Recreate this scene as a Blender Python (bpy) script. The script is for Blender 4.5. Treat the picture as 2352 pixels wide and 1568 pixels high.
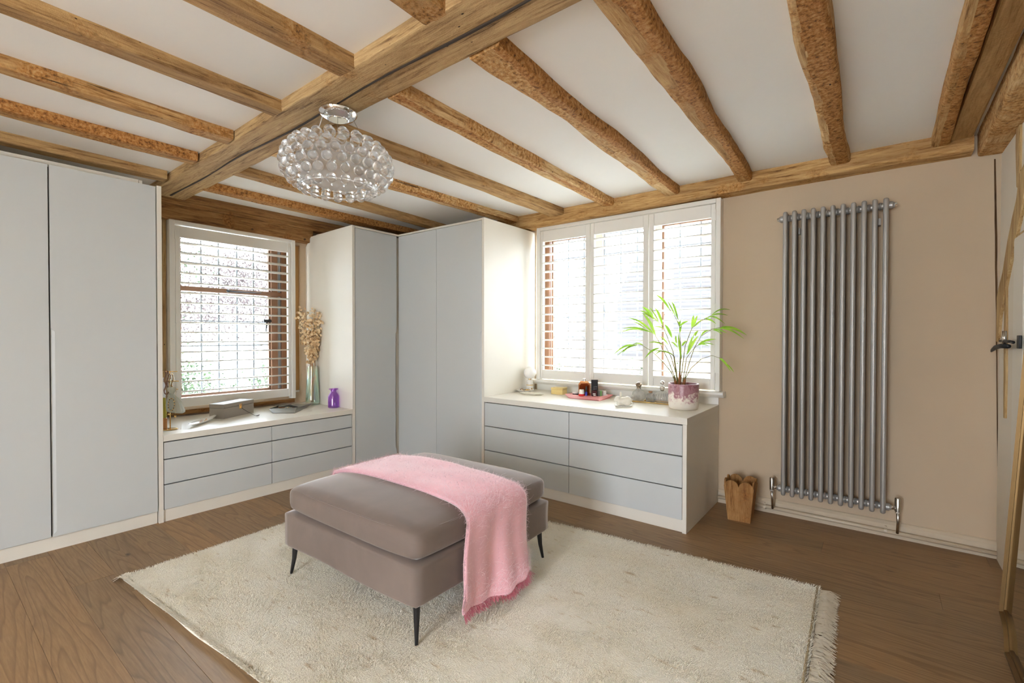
import bpy, bmesh, math, random
import numpy as np
from mathutils import Vector, Matrix, noise

random.seed(7); rng = np.random.default_rng(7)
for o in list(bpy.data.objects): bpy.data.objects.remove(o)
scene = bpy.context.scene
COL = scene.collection

# ------------------------------------------------------------------ camera
F_PX, YAW, PITCH, ROLL, CAM_H = 1085.793, 0.6589883, -0.01233046, 0.00137313, 1.2
def cam_axes():
    c, s = math.cos, math.sin
    fwd = Vector((-s(YAW)*c(PITCH), c(YAW)*c(PITCH), s(PITCH)))
    r0 = Vector((c(YAW), s(YAW), 0)); u0 = r0.cross(fwd)
    return r0*c(ROLL)+u0*s(ROLL), -r0*s(ROLL)+u0*c(ROLL), fwd
CR, CU, CF = cam_axes()
cam_data = bpy.data.cameras.new('camera'); cam = bpy.data.objects.new('camera', cam_data); COL.objects.link(cam)
cam_data.sensor_width = 36; cam_data.lens = F_PX*36/2352; cam_data.clip_start = 0.02; cam_data.clip_end = 300
m = Matrix.Identity(4)
for i in range(3): m[i][0], m[i][1], m[i][2] = CR[i], CU[i], -CF[i]
m[2][3] = CAM_H
cam.matrix_world = m
scene.camera = cam
def ray(u, v): return CR*((u-1176)/F_PX)+CU*((784-v)/F_PX)+CF
def PX(u, v, x): d = ray(u, v); return Vector((0,0,CAM_H))+d*(x/d.x)
def PY(u, v, y): d = ray(u, v); return Vector((0,0,CAM_H))+d*(y/d.y)
def PZ(u, v, z): d = ray(u, v); return Vector((0,0,CAM_H))+d*((z-CAM_H)/d.z)

# ------------------------------------------------------------------ world, exposure
W = bpy.data.worlds.new('overcast_sky'); scene.world = W; W.use_nodes = True
wn, wl = W.node_tree.nodes, W.node_tree.links
bg = wn['Background']; bg.inputs[0].default_value = (0.93, 0.965, 1.0, 1); bg.inputs[1].default_value = 18.5
# overcast sky: three times as bright overhead as at the horizon, smooth all round
wc_ = wn.new('ShaderNodeTexCoord'); ws_ = wn.new('ShaderNodeSeparateXYZ'); wr_ = wn.new('ShaderNodeMapRange')
wr_.inputs['From Min'].default_value = 0; wr_.inputs['From Max'].default_value = 1; wr_.inputs['To Min'].default_value = .55; wr_.inputs['To Max'].default_value = 1.65
wm_ = wn.new('ShaderNodeMix'); wm_.data_type = 'RGBA'; wm_.blend_type = 'MULTIPLY'; wm_.inputs[0].default_value = 1; wm_.inputs[6].default_value = (.87, .95, 1.06, 1)
wl.new(wc_.outputs['Generated'], ws_.inputs[0]); wl.new(ws_.outputs['Z'], wr_.inputs['Value']); wl.new(wr_.outputs[0], wm_.inputs[7]); wl.new(wm_.outputs[2], bg.inputs[0])
vs = scene.view_settings
vs.view_transform = 'Standard'; vs.look = 'None'; vs.gamma = 1; vs.use_curve_mapping = False; vs.exposure = 1.05
scene.cycles.max_bounces = 14; scene.cycles.diffuse_bounces = 8; scene.cycles.glossy_bounces = 4
scene.cycles.transmission_bounces = 12; scene.cycles.transparent_max_bounces = 24
scene.cycles.caustics_reflective = False; scene.cycles.caustics_refractive = False
scene.cycles.sample_clamp_indirect = 8

# room planes (metres)
XA, YB = -3.615, 2.90            # cabinet fronts on the two window walls
XW, YW, XR, YN = -4.385, 3.62, 0.515, -3.0   # wall faces: left, back, right, near (behind camera)
ZC = 2.30                        # ceiling
def portal(loc, rot, sx, sy):
    l = bpy.data.lights.new('window_portal', 'AREA'); l.shape = 'RECTANGLE'; l.size = sx; l.size_y = sy
    l.cycles.is_portal = True
    o = bpy.data.objects.new('window_portal', l); COL.objects.link(o); o.location = loc; o.rotation_euler = rot
portal((XW-.30, 1.82, 1.35), (0, -math.pi/2, 0), 1.5, 1.1)
portal((-1.68, YW+.30, 1.46), (-math.pi/2, 0, 0), 1.7, 1.5)
portal((-.6, YN-.22, 1.15), (math.pi/2, 0, 0), 1.1, 1.9)  # portal of the fill window added in the unseen near wall

# ------------------------------------------------------------------ material helpers
class NT:
    def __init__(s, name):
        s.m = bpy.data.materials.new(name); s.m.use_nodes = True; s.t = s.m.node_tree; s.n = s.t.nodes
        s.bsdf = s.n['Principled BSDF']; s.out = s.n['Material Output']
    def new(s, typ, **kw):
        nd = s.n.new(typ)
        for k, v in kw.items():
            if k.startswith('_'): setattr(nd, k[1:], v)
            else:
                key = int(k[1:]) if k[0] == 'i' and k[1:].isdigit() else k
                nd.inputs[key].default_value = v
        return nd
    def link(s, a, b): s.t.links.new(a, b)
    def coord(s, kind='Object', scale=(1,1,1), rot=(0,0,0), loc=(0,0,0)):
        tc = s.new('ShaderNodeTexCoord'); mp = s.new('ShaderNodeMapping')
        mp.inputs['Scale'].default_value = scale; mp.inputs['Rotation'].default_value = rot; mp.inputs['Location'].default_value = loc
        s.link(tc.outputs[kind], mp.inputs['Vector']); return mp.outputs['Vector']
    def noise(s, vec, scale=5, detail=4, rough=.55, dist=0):
        n = s.new('ShaderNodeTexNoise', Scale=scale, Detail=detail, Roughness=rough, Distortion=dist)
        s.link(vec, n.inputs['Vector']); return n.outputs['Fac']
    def ramp(s, fac, stops):
        r = s.new('ShaderNodeValToRGB'); e = r.color_ramp.elements
        while len(e) > 1: e.remove(e[-1])
        e[0].position = stops[0][0]; e[0].color = (*stops[0][1], 1)
        for p, c in stops[1:]:
            q = e.new(p); q.color = (*c, 1)
        s.link(fac, r.inputs['Fac']); return r.outputs['Color']
    def mix(s, a, b, fac, mode='MIX'):
        x = s.new('ShaderNodeMix', _data_type='RGBA', _blend_type=mode)
        for val, idx in ((a, 6), (b, 7), (fac, 0)):
            if isinstance(val, (int, float)): x.inputs[idx].default_value = val
            elif isinstance(val, tuple): x.inputs[idx].default_value = (*val, 1)
            else: s.link(val, x.inputs[idx])
        return x.outputs[2]
    def bump(s, h, strength=.3, dist=.01):
        b = s.new('ShaderNodeBump', Strength=strength, Distance=dist); s.link(h, b.inputs['Height'])
        s.link(b.outputs['Normal'], s.bsdf.inputs['Normal'])
    def math(s, op, a, b=0.0):
        x = s.new('ShaderNodeMath', _operation=op)
        for val, i in ((a, 0), (b, 1)):
            if isinstance(val, (int, float)): x.inputs[i].default_value = val
            else: s.link(val, x.inputs[i])
        return x.outputs[0]
    def col(s, c): s.link(c, s.bsdf.inputs['Base Color'])
def plain(name, c, rough=.5, metal=0, spec=.5, **kw):
    t = NT(name); b = t.bsdf
    b.inputs['Base Color'].default_value = (*c, 1); b.inputs['Roughness'].default_value = rough
    b.inputs['Metallic'].default_value = metal; b.inputs['Specular IOR Level'].default_value = spec
    for k, v in kw.items(): b.inputs[k.replace('_', ' ')].default_value = v
    return t.m
def plaster(name, c, bumps=.12, var=.05):
    t = NT(name); v = t.coord()
    n = t.noise(v, 1.7, 5, .6); c2 = tuple(x*(1-var*2) for x in c)
    t.col(t.ramp(n, [(.3, c2), (.7, c)])); t.bsdf.inputs['Roughness'].default_value = .85
    n2 = t.noise(v, 9, 5, .6); t.bump(n2, bumps, .02); return t.m
def oak_beam(name, axis, light=(.49,.310,.133), mid=(.36,.205,.080), dark=(.11,.052,.018), rough_amt=.5, seed=0, holes=True):
    """old oak: streaks along the beam's axis, dark splits, worm holes, rough patches"""
    t = NT(name); sc = [1,1,1]; sc[axis] = .07
    v = t.coord(scale=tuple(sc), loc=(seed*3.1, seed*1.7, seed*.9)); vo = t.coord(loc=(seed, seed*2, 0))
    g = t.noise(v, 34, 6, .62, 1.2)
    fine = t.noise(v, 150, 4, .65, .6); g = t.math('ADD', t.math('MULTIPLY', g, .62), t.math('MULTIPLY', fine, .38))
    base = t.ramp(g, [(.36, dark), (.455, mid), (.56, light), (.70, tuple(min(1, x*1.22) for x in light))])
    patch = t.noise(vo, 3.2, 6, .65)
    rough = t.ramp(t.noise(vo, 60, 4, .7), [(.3, tuple(x*.55 for x in dark)), (.5, (mid[0]*1.05, mid[1]*.9, mid[2]*.7)), (.68, light)])
    pm = t.ramp(patch, [(.60-.22*rough_amt, (0,0,0)), (.70-.2*rough_amt, (1,1,1))])
    base = t.mix(base, (dark[0]*1.6, dark[1]*1.7, dark[2]*1.9), t.math('MULTIPLY', t.ramp(t.noise(v, 9, 3, .6, .8), [(.52, (0,0,0)), (.68, (1,1,1))]), .55))
    c = t.mix(base, rough, pm)
    sc2 = [1,1,1]; sc2[axis] = .035
    crack = t.ramp(t.noise(t.coord(scale=tuple(sc2), loc=(seed, 2, 1)), 16, 5, .6), [(.0, (0,0,0)), (.285, (0,0,0)), (.32, (1,1,1))])
    c = t.mix((dark[0]*.35, dark[1]*.3, dark[2]*.3), c, crack)
    if holes:
        sc3 = [1,1,1]; sc3[axis] = .5
        vv = t.new('ShaderNodeTexVoronoi', Scale=26.0); t.link(t.coord(scale=tuple(sc3), loc=(seed*2, 0, 3)), vv.inputs['Vector'])
        hd = t.math('ADD', vv.outputs['Distance'], t.math('MULTIPLY', t.noise(vo, 2.3, 2), .30)); hm = t.ramp(hd, [(.0, (0,0,0)), (.165, (0,0,0)), (.20, (1,1,1))])
        c = t.mix((.03,.014,.006), c, hm)
    t.col(c); t.bsdf.inputs['Roughness'].default_value = .78; t.bsdf.inputs['Specular IOR Level'].default_value = .25
    hb = t.math('ADD', g, t.math('MULTIPLY', t.noise(vo, 55, 4, .7), .8)); t.bump(hb, .55, .012)
    return t.m
def glass_pane(name, tint=(.96,.98,.98), gloss=.06):
    t = NT(name); t.n.remove(t.bsdf)
    tr = t.new('ShaderNodeBsdfTransparent', Color=(*tint, 1)); gl = t.new('ShaderNodeBsdfGlossy', Roughness=.02)
    mx = t.new('ShaderNodeMixShader', i0=gloss); t.link(tr.outputs[0], mx.inputs[1]); t.link(gl.outputs[0], mx.inputs[2])
    t.link(mx.outputs[0], t.out.inputs['Surface']); return t.m
def clear_glass(name, tint=(1,1,1), mixt=.35, ior=1.45, rough=0.0, gloss=0.0):
    """refracting glass with part straight transmission so it stays bright"""
    t = NT(name); t.n.remove(t.bsdf)
    g = t.new('ShaderNodeBsdfGlass', Color=(*tint, 1), IOR=ior, Roughness=rough); tr = t.new('ShaderNodeBsdfTransparent', Color=(*tint, 1))
    mx = t.new('ShaderNodeMixShader', i0=mixt); t.link(g.outputs[0], mx.inputs[1]); t.link(tr.outputs[0], mx.inputs[2])
    t.link(mx.outputs[0], t.out.inputs['Surface']); return t.m

# ------------------------------------------------------------------ materials
M = {}
M['ceiling'] = plaster('ceiling_plaster', (.91,.905,.88), .06, .01)
M['wall'] = plaster('pinkish_plaster', (.57,.450,.315), .10, .03)
M['wall_white'] = plaster('offwhite_plaster', (.76,.705,.60), .08, .02)
M['lacquer'] = plain('cool_white_lacquer', (.575,.598,.595), .42, spec=.35)
M['carcass'] = plain('warm_white_board', (.76,.725,.645), .45, spec=.35)
M['shutter'] = plain('white_satin_paint', (.83,.82,.775), .38, spec=.4)
M['gap'] = plain('dark_shadow_gap_liner', (.05,.035,.025), .9)  # near-black stands for the shade inside door and drawer gaps
M['skirt'] = plain('cream_gloss_paint', (.57,.475,.345), .4)
M['white_paint'] = plain('white_door_paint', (.74,.70,.61), .4)
M['brass'] = plain('aged_brass', (.19,.115,.045), .4, .85)
M['gold'] = plain('polished_gold', (.85,.58,.22), .22, 1)
M['chrome'] = plain('polished_chrome', (.82,.83,.85), .06, 1)
M['steel'] = plain('brushed_nickel', (.55,.52,.47), .25, 1)
M['black_metal'] = plain('black_metal', (.012,.011,.012), .35, 0, .5)
M['iron'] = plain('forged_iron', (.03,.03,.032), .5, .6)
M['rad'] = plain('grey_metallic_enamel', (.37,.352,.325), .38, .35)
M['lead'] = plain('lead_came', (.30,.33,.37), .5, .2)  # lead lightened to blue-grey, window glare haze put into the colour
M['glare_oak'] = plain('glare_paled_oak', (.50,.43,.37), .6)  # mullion oak paled, the window glare is in the colour
M['pane'] = glass_pane('window_glass')
M['mirror'] = plain('mirror_silver', (.62,.60,.54), .02, 1)
M['joist0'] = oak_beam('oak_joist_smooth', 1, seed=1, rough_amt=.25)
M['joist1'] = oak_beam('oak_joist_waney', 1, (.68,.48,.245), (.49,.29,.115), (.16,.066,.019), .85, 2)
M['joist2'] = oak_beam('oak_joist_wormy', 1, (.55,.35,.15), (.40,.215,.075), (.12,.048,.013), .75, 3)
M['beam'] = oak_beam('oak_main_beam', 0, (.52,.355,.17), (.40,.25,.11), (.115,.058,.022), .02, 4)
M['bark_oak'] = oak_beam('oak_bark_side', 1, (.55,.32,.12), (.39,.195,.065), (.12,.046,.013), 1.6, 12)
M['plateB'] = oak_beam('oak_wall_plate', 0, (.60,.385,.165), (.44,.245,.085), (.13,.056,.018), .3, 5)
M['plateA'] = oak_beam('oak_dark_cornice', 1, (.36,.19,.070), (.25,.118,.038), (.085,.034,.011), .2, 6)
M['plank'] = oak_beam('oak_ceiling_board', 1, (.46,.28,.115), (.38,.215,.080), (.26,.135,.045), .0, 7, False)
M['stud'] = oak_beam('oak_stud', 2, (.56,.40,.20), (.45,.29,.12), (.20,.10,.036), .1, 8)
M['dark_timber'] = oak_beam('dark_old_timber', 2, (.12,.062,.025), (.075,.036,.014), (.02,.01,.004), .3, 9, False)
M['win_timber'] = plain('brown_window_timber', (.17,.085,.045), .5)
M['win_timber_lit'] = plain('lit_oak_jamb', (.50,.29,.10), .55)  # orange light on the reveal put into the jamb colour

def floor_mat():
    t = NT('oak_floor'); oi = t.new('ShaderNodeObjectInfo')
    cmb = t.new('ShaderNodeCombineXYZ')
    for k, i in ((37.0, 0), (11.0, 1), (5.0, 2)): t.link(t.math('MULTIPLY', oi.outputs['Random'], k), cmb.inputs[i])
    tc = t.new('ShaderNodeTexCoord'); ad = t.new('ShaderNodeVectorMath', _operation='ADD')
    t.link(tc.outputs['Object'], ad.inputs[0]); t.link(cmb.outputs[0], ad.inputs[1])
    mp = t.new('ShaderNodeMapping'); mp.inputs['Scale'].default_value = (.075, 1, 1); t.link(ad.outputs[0], mp.inputs['Vector'])
    big = t.noise(mp.outputs[0], 6.5, 2, .45, .15)
    rings = t.math('FRACT', t.math('MULTIPLY', big, 16.0))
    lines = t.ramp(rings, [(0, (0,0,0)), (.12, (1,1,1)), (.75, (.75,.75,.75)), (1, (0,0,0))])
    fine = t.noise(mp.outputs[0], 130, 3, .6)
    c = t.ramp(fine, [(.3, (.262,.160,.078)), (.7, (.348,.224,.115))])
    c = t.mix((.155,.090,.043), c, t.math('ADD', t.math('MULTIPLY', lines, .62), .38))
    tone = t.ramp(oi.outputs['Random'], [(0, (.78,.80,.82)), (.35, (.98,.95,.90)), (.7, (1.08,1.0,.88)), (1, (.90,.90,.92))])
    c = t.mix(c, tone, 1.0, 'MULTIPLY')
    kn = t.new('ShaderNodeTexVoronoi', Scale=2.6); mk = t.new('ShaderNodeMapping'); mk.inputs['Scale'].default_value = (.5,1,1)
    t.link(ad.outputs[0], mk.inputs['Vector']); t.link(mk.outputs[0], kn.inputs['Vector'])
    km = t.ramp(kn.outputs['Distance'], [(0, (0,0,0)), (.014, (.3,.3,.3)), (.035, (1,1,1))])
    c = t.mix((.055,.03,.017), c, km)
    t.col(c); t.bsdf.inputs['Roughness'].default_value = .48; t.bsdf.inputs['Specular IOR Level'].default_value = .38
    t.bump(fine, .10, .003); return t.m
M['floor'] = floor_mat()
M['floor_gap'] = plain('floor_joint', (.09,.055,.03), .9)
def rug_mat():
    t = NT('cream_wool_pile'); v = t.coord(scale=(1,1.6,1)); v2 = t.coord(scale=(3.0,9,1), rot=(0,0,.35))
    a = t.noise(v, 2.2, 4, .6); b = t.noise(v2, 3.0, 4, .6)
    c = t.ramp(a, [(.3, (.95,.885,.74)), (.7, (.985,.95,.85))])
    tan = t.ramp(b, [(.62, (0,0,0)), (.72, (1,1,1))])
    c = t.mix(c, (.66,.52,.335), t.math('MULTIPLY', tan, .75))
    t.col(c); t.bsdf.inputs['Roughness'].default_value = .95; t.bsdf.inputs['Specular IOR Level'].default_value = .1
    t.bump(t.noise(t.coord(scale=(1,2.2,1)), 90, 4, .65), .8, .012); return t.m
M['rug'] = rug_mat()
def velvet(name, c, sheen=.65):
    t = NT(name); v = t.coord()
    n = t.noise(v, 3.5, 4, .6, .5); t.col(t.ramp(n, [(.25, tuple(x*.82 for x in c)), (.75, tuple(x*1.1 for x in c))]))
    b = t.bsdf; b.inputs['Roughness'].default_value = .75; b.inputs['Specular IOR Level'].default_value = .15
    b.inputs['Sheen Weight'].default_value = sheen; b.inputs['Sheen Roughness'].default_value = .35; b.inputs['Sheen Tint'].default_value = (.95,.88,.85,1)
    t.bump(t.noise(v, 420, 2, .5), .08, .001); return t.m
M['velvet'] = velvet('taupe_velvet', (.195,.152,.127))
M['throw'] = velvet('pink_mohair', (.88,.50,.555), 1.0)
M['fuzz'] = plain('pink_mohair_fibre', (.92,.70,.74), .7, spec=.2)
M['bin'] = oak_beam('stained_wood_bin', 2, (.42,.225,.080), (.33,.160,.052), (.16,.07,.022), .05, 14, False)

# ------------------------------------------------------------------ mesh helpers
class MB:
    def __init__(s): s.v = []; s.f = []
    def add(s, vs, fs):
        b = len(s.v); s.v += [tuple(p) for p in vs]; s.f += [tuple(i+b for i in f) for f in fs]; return s
    def box(s, x0, x1, y0, y1, z0, z1):
        return s.add([(x0,y0,z0),(x1,y0,z0),(x1,y1,z0),(x0,y1,z0),(x0,y0,z1),(x1,y0,z1),(x1,y1,z1),(x0,y1,z1)],
                     [(0,3,2,1),(4,5,6,7),(0,1,5,4),(1,2,6,5),(2,3,7,6),(3,0,4,7)])
    def prism(s, pts, d):
        """closed polygon pts extruded by vector d"""
        n = len(pts); d = Vector(d); P = [Vector(p) for p in pts]
        return s.add(P+[p+d for p in P], [tuple(range(n))[::-1], tuple(range(n, 2*n))]+[(i, (i+1) % n, n+(i+1) % n, n+i) for i in range(n)])
    def tube(s, pts, r, seg=8, cap=True):
        P = [Vector(p) for p in pts]; n = len(P); R = r if isinstance(r, (list, tuple)) else [r]*n
        vs = []; up = None
        for i, p in enumerate(P):
            t = (P[min(i+1, n-1)]-P[max(i-1, 0)]).normalized()
            if up is None: up = Vector((0,0,1)) if abs(t.z) < .9 else Vector((1,0,0))
            a = t.cross(up)
            if a.length < 1e-5: a = t.orthogonal()
            a.normalize(); b = t.cross(a).normalized(); up = -b if up.dot(-b) > 0 else b
            for k in range(seg):
                th = 2*math.pi*k/seg; vs.append(p+(a*math.cos(th)+b*math.sin(th))*R[i])
        fs = [(i*seg+k, i*seg+(k+1) % seg, (i+1)*seg+(k+1) % seg, (i+1)*seg+k) for i in range(n-1) for k in range(seg)]
        if cap: fs += [tuple(range(seg))[::-1], tuple(range((n-1)*seg, n*seg))]
        return s.add(vs, fs)
    def lathe(s, prof, c=(0,0,0), seg=24, axis='z', sx=1, sy=1):
        """profile of (r, h) turned round an axis"""
        c = Vector(c); vs = []; n = len(prof)
        for r, h in prof:
            for k in range(seg):
                th = 2*math.pi*k/seg; a, b = r*math.cos(th)*sx, r*math.sin(th)*sy
                vs.append(c+(Vector((a, b, h)) if axis == 'z' else Vector((h, a, b)) if axis == 'x' else Vector((a, h, b))))
        fs = [(i*seg+k, i*seg+(k+1) % seg, (i+1)*seg+(k+1) % seg, (i+1)*seg+k) for i in range(n-1) for k in range(seg)]
        if prof[0][0] > 1e-6: fs.append(tuple(range(seg))[::-1])
        if prof[-1][0] > 1e-6: fs.append(tuple(range((n-1)*seg, n*seg)))
        return s.add(vs, fs)
    def ball(s, c, r, seg=12, rings=8, sz=1):
        prof = [(max(r*math.sin(math.pi*i/rings), 1e-5), -r*math.cos(math.pi*i/rings)*sz) for i in range(rings+1)]
        return s.lathe(prof, c, seg)
    def mesh(s, name, smooth=False):
        me = bpy.data.meshes.new(name); me.from_pydata(s.v, [], s.f); me.update()
        bm = bmesh.new(); bm.from_mesh(me); bmesh.ops.recalc_face_normals(bm, faces=bm.faces); bm.to_mesh(me); bm.free()
        if smooth: me.polygons.foreach_set('use_smooth', [True]*len(me.polygons))
        return me
    def obj(s, name, mat, parent=None, smooth=False, bevel=0, angle=None):
        o = bpy.data.objects.new(name, s.mesh(name, smooth or angle is not None)); COL.objects.link(o)
        o.data.materials.append(mat); attach(o, parent)
        if bevel:
            b = o.modifiers.new('bevel', 'BEVEL'); b.width = bevel; b.segments = 2; b.limit_method = 'ANGLE'; b.angle_limit = math.radians(40)
        if angle is not None: o.data.set_sharp_from_angle(angle=math.radians(angle))
        return o
WORLD = {}
def wloc(o):
    return WORLD.get(o.name, Vector((0,0,0)))
def attach(o, parent):
    """children keep world-coordinate meshes: undo the parent's world offset"""
    if parent is not None:
        o.parent = parent; o.location = Vector(o.location)-wloc(parent)
    WORLD[o.name] = wloc(parent)+Vector(o.location) if parent is not None else Vector(o.location)
def inst(me, name, mat, parent, loc=(0,0,0), rot=(0,0,0), scale=(1,1,1)):
    o = bpy.data.objects.new(name, me); COL.objects.link(o)
    if mat and not me.materials: me.materials.append(mat)
    o.location = loc; o.rotation_euler = rot; o.scale = scale; attach(o, parent); return o
def thing(name, label, cat, loc=(0,0,0), group=None):
    o = bpy.data.objects.new(name, None); COL.objects.link(o); o.location = loc; o.empty_display_size = .05
    WORLD[o.name] = Vector(loc); o['label'] = label; o['category'] = cat
    if group: o['group'] = group
    return o
def tag(o, label, cat, group=None, kind=None):
    o['label'] = label; o['category'] = cat
    if group: o['group'] = group
    if kind: o['kind'] = kind
    return o
def struct(o, label=None, cat=None):
    o['kind'] = 'structure'
    if label: o['label'] = label
    if cat: o['category'] = cat
    return o
def box(name, x0, x1, y0, y1, z0, z1, mat, parent=None, bevel=0):
    return MB().box(x0, x1, y0, y1, z0, z1).obj(name, mat, parent, bevel=bevel)
def rbox(name, c, h, r, mat, parent=None, n=8, fn=None):
    """rounded box: centre c, half sizes h, corner radius r; fn(p) deforms"""
    bm = bmesh.new(); bmesh.ops.create_cube(bm, size=2)
    bmesh.ops.subdivide_edges(bm, edges=bm.edges[:], cuts=n, use_grid_fill=True)
    c = Vector(c); h = Vector(h); inner = h-Vector((r,r,r))
    for v in bm.verts:
        p = Vector(v.co)
        q = Vector([max(-inner[i], min(inner[i], p[i]*h[i])) for i in range(3)])
        d = Vector([p[i]*h[i]-q[i] for i in range(3)])
        if d.length > 1e-9:
            e = Vector([d[i]/r for i in range(3)]); d = e.normalized()*r*max(abs(e[0]), abs(e[1]), abs(e[2]))
        v.co = c+q+d
        if fn: v.co = fn(v.co)
    me = bpy.data.meshes.new(name); bm.to_mesh(me); bm.free()
    me.polygons.foreach_set('use_smooth', [True]*len(me.polygons))
    o = bpy.data.objects.new(name, me); COL.objects.link(o); me.materials.append(mat); attach(o, parent); return o
def np_mesh(name, verts, faces, mat, parent=None, smooth=False):
    """verts (N,3) and faces (M,k) arrays, all faces with k corners"""
    me = bpy.data.meshes.new(name); k = faces.shape[1]
    me.vertices.add(len(verts)); me.vertices.foreach_set('co', np.ascontiguousarray(verts, dtype=np.float32).ravel())
    me.loops.add(faces.size); me.loops.foreach_set('vertex_index', np.ascontiguousarray(faces, dtype=np.int32).ravel())
    me.polygons.add(len(faces)); me.polygons.foreach_set('loop_start', np.arange(0, faces.size, k, dtype=np.int32))
    me.polygons.foreach_set('loop_total', np.full(len(faces), k, dtype=np.int32))
    if smooth: me.polygons.foreach_set('use_smooth', np.ones(len(faces), dtype=bool))
    me.update(calc_edges=True); me.validate()
    o = bpy.data.objects.new(name, me); COL.objects.link(o); me.materials.append(mat); attach(o, parent); return o

# ------------------------------------------------------------------ floor of oak planks
flo = struct(box('floor', XW, XR, YN, YW, -.06, -.004, M['floor_gap']), 'brown oak plank floor', 'floor')
PW = .1645; y0 = .484-PW*22
k = 0; yy = y0
plank_cache = {}
while yy < YW-.01:
    ya, yb = max(yy, YN), min(yy+PW, YW)
    if yb-ya > .02:
        x = XW - random.uniform(.2, 1.6)
        while x < XR:
            L = random.uniform(1.5, 2.3); a, b = max(x, XW), min(x+L, XR)
            if b-a > .004:
                MB().box(a+.0003, b-.0003, ya+.0003, yb-.0003, -.015, 0).obj('plank', M['floor'], flo, bevel=.0009)
            x += L
    yy += PW
# ------------------------------------------------------------------ walls with window openings
def wall_with_hole(name, mat, axis, face, thick, lo, hi, hole, ztop=2.5):
    """axis 'x': wall plane x=face (normal x). hole=(a0,a1,z0,z1)"""
    mb = MB(); a0, a1, z0, z1 = hole; f0, f1 = min(face, face+thick), max(face, face+thick)
    for (p, q, r, s_) in ((lo, a0, -.06, ztop), (a1, hi, -.06, ztop), (a0, a1, -.06, z0), (a0, a1, z1, ztop)):
        if axis == 'x': mb.box(f0, f1, p, q, r, s_)
        else: mb.box(p, q, f0, f1, r, s_)
    return mb.obj(name, mat)
struct(wall_with_hole('wall_left', M['wall'], 'x', XW, -.28, YN-.25, YW+.28, (1.34, 2.34, .66, 2.06)), 'beige plaster wall with the single shuttered window', 'wall')
struct(wall_with_hole('wall_back', M['wall'], 'y', YW, .28, XW-.0, XR+.2, (-2.52, -.93, .84, 2.13)), 'pinkish beige plaster wall behind the radiator', 'wall')
struct(box('wall_right', XR, XR+.2, YN-.2, YW, -.06, 2.5, M['wall_white']), 'off white plaster wall at the right edge', 'wall')
struct(wall_with_hole('wall_near', M['wall_white'], 'y', YN, -.2, XW, XR, (-1.15, -.05, .2, 2.1)), 'plaster wall behind the viewpoint', 'wall')  # unseen window opening added here to fill light from behind
struct(box('ceiling', XW-.3, XR+.2, YN-.2, YW+.3, ZC, ZC+.14, M['ceiling']), 'white plaster ceiling between oak joists', 'ceiling')
bb = thing('baseboard_back', 'low cream skirting board under the radiator', 'baseboard', (-.2, YW-.012, 0)); bb['kind'] = 'structure'
MB().prism([(-.905, YW-.018, 0), (-.905, YW, 0), (-.905, YW, .095), (-.905, YW-.008, .09), (-.905, YW-.018, .075)], (1.42, 0, 0)).obj('board', M['skirt'], bb)

# ------------------------------------------------------------------ ceiling timbers
def timber(name, a0, a1, prof, mat, axis='y', parent=None, wob=.006, n=70, seed=0, fw=2.2, wane=0.0, bark=None):
    """hand hewn timber along y (or x). prof(t)->(lo,hi,zbot,ztop) cross extents; lower arrises rounded and wavy"""
    vs = []; m_ = 0
    for i in range(n+1):
        t = i/n; s_ = a0+(a1-a0)*t; lo, hi, zb, zt = prof(t)
        w = hi-lo; r = min(.010+.007*wane, w*.35)
        ring = [(lo, zt), (lo, zb+(zt-zb)*.5), (lo, zb+r), (lo+r*.3, zb+r*.3), *[(lo+r+(w-2*r)*j/16, zb) for j in range(17)], (hi-r*.3, zb+r*.3), (hi, zb+r), (hi, zb+(zt-zb)*.5), (hi, zt)]
        m_ = len(ring); mid_ = (m_-1)//2
        for k_, (c, z) in enumerate(ring):
            q = Vector((s_*fw, c*7+seed*5.3, z*7)); q2 = Vector((s_*fw*3.2, c*16+seed, z*16)); q3 = Vector((s_*fw*.55, seed*3.7, (k_ > mid_)*4.0))
            e = noise.noise(q)*wob+noise.noise(q2)*wob*.5
            big = noise.noise(q3)*wob*2.6*wane
            sgn = max(-1, min(1, (k_-mid_)/8))
            dz = noise.noise(q+Vector((0,9,0)))*wob*.9+noise.noise(q2+Vector((5,0,0)))*wob*.5
            if z >= zt-1e-6: dz = 0
            cc = c+(e+big)*sgn
            vs.append((cc, s_, z+dz) if axis == 'y' else (s_, cc, z+dz))
    fs = [(i*m_+k_, i*m_+k_+1, (i+1)*m_+k_+1, (i+1)*m_+k_) for i in range(n) for k_ in range(m_-1)]
    fs += [tuple(range(m_)), tuple(range(n*m_, (n+1)*m_))[::-1]]
    o = MB().add(vs, fs).obj(name, mat, parent, angle=42)
    if bark is not None:      # bark left on one side of a wavy line along the timber
        o.data.materials.append(M['bark_oak'])
        mi = []
        for i in range(n):
            x = (a0+(a1-a0)*(i+.5)/n); edge_ = bark[0]+bark[1]*(noise.noise(Vector((x*2.3, seed*2.1, 0)))+.6*noise.noise(Vector((x*6.5, seed, 3)))); end_ = bark[2]+.1*noise.noise(Vector((x*3.1, seed, 8)))
            mi += [1 if edge_ < (k_+.5)/(m_-1) < end_ else 0 for k_ in range(m_-1)]
        o.data.polygons.foreach_set('material_index', mi+[0, 0])
    return o
def lin(a, b): return lambda t: tuple(a[i]+(b[i]-a[i])*t for i in range(4))
ZT = ZC+.03
tag(timber('main_beam', -4.36, XR-.02, lin((1.125, 1.36, 2.247, ZT), (1.065, 1.305, 2.25, ZT)), M['beam'], 'x', wob=.005, n=160, seed=1, fw=1.6),
    'heavy oak main beam crossing the ceiling with a long split', 'beam')
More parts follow.
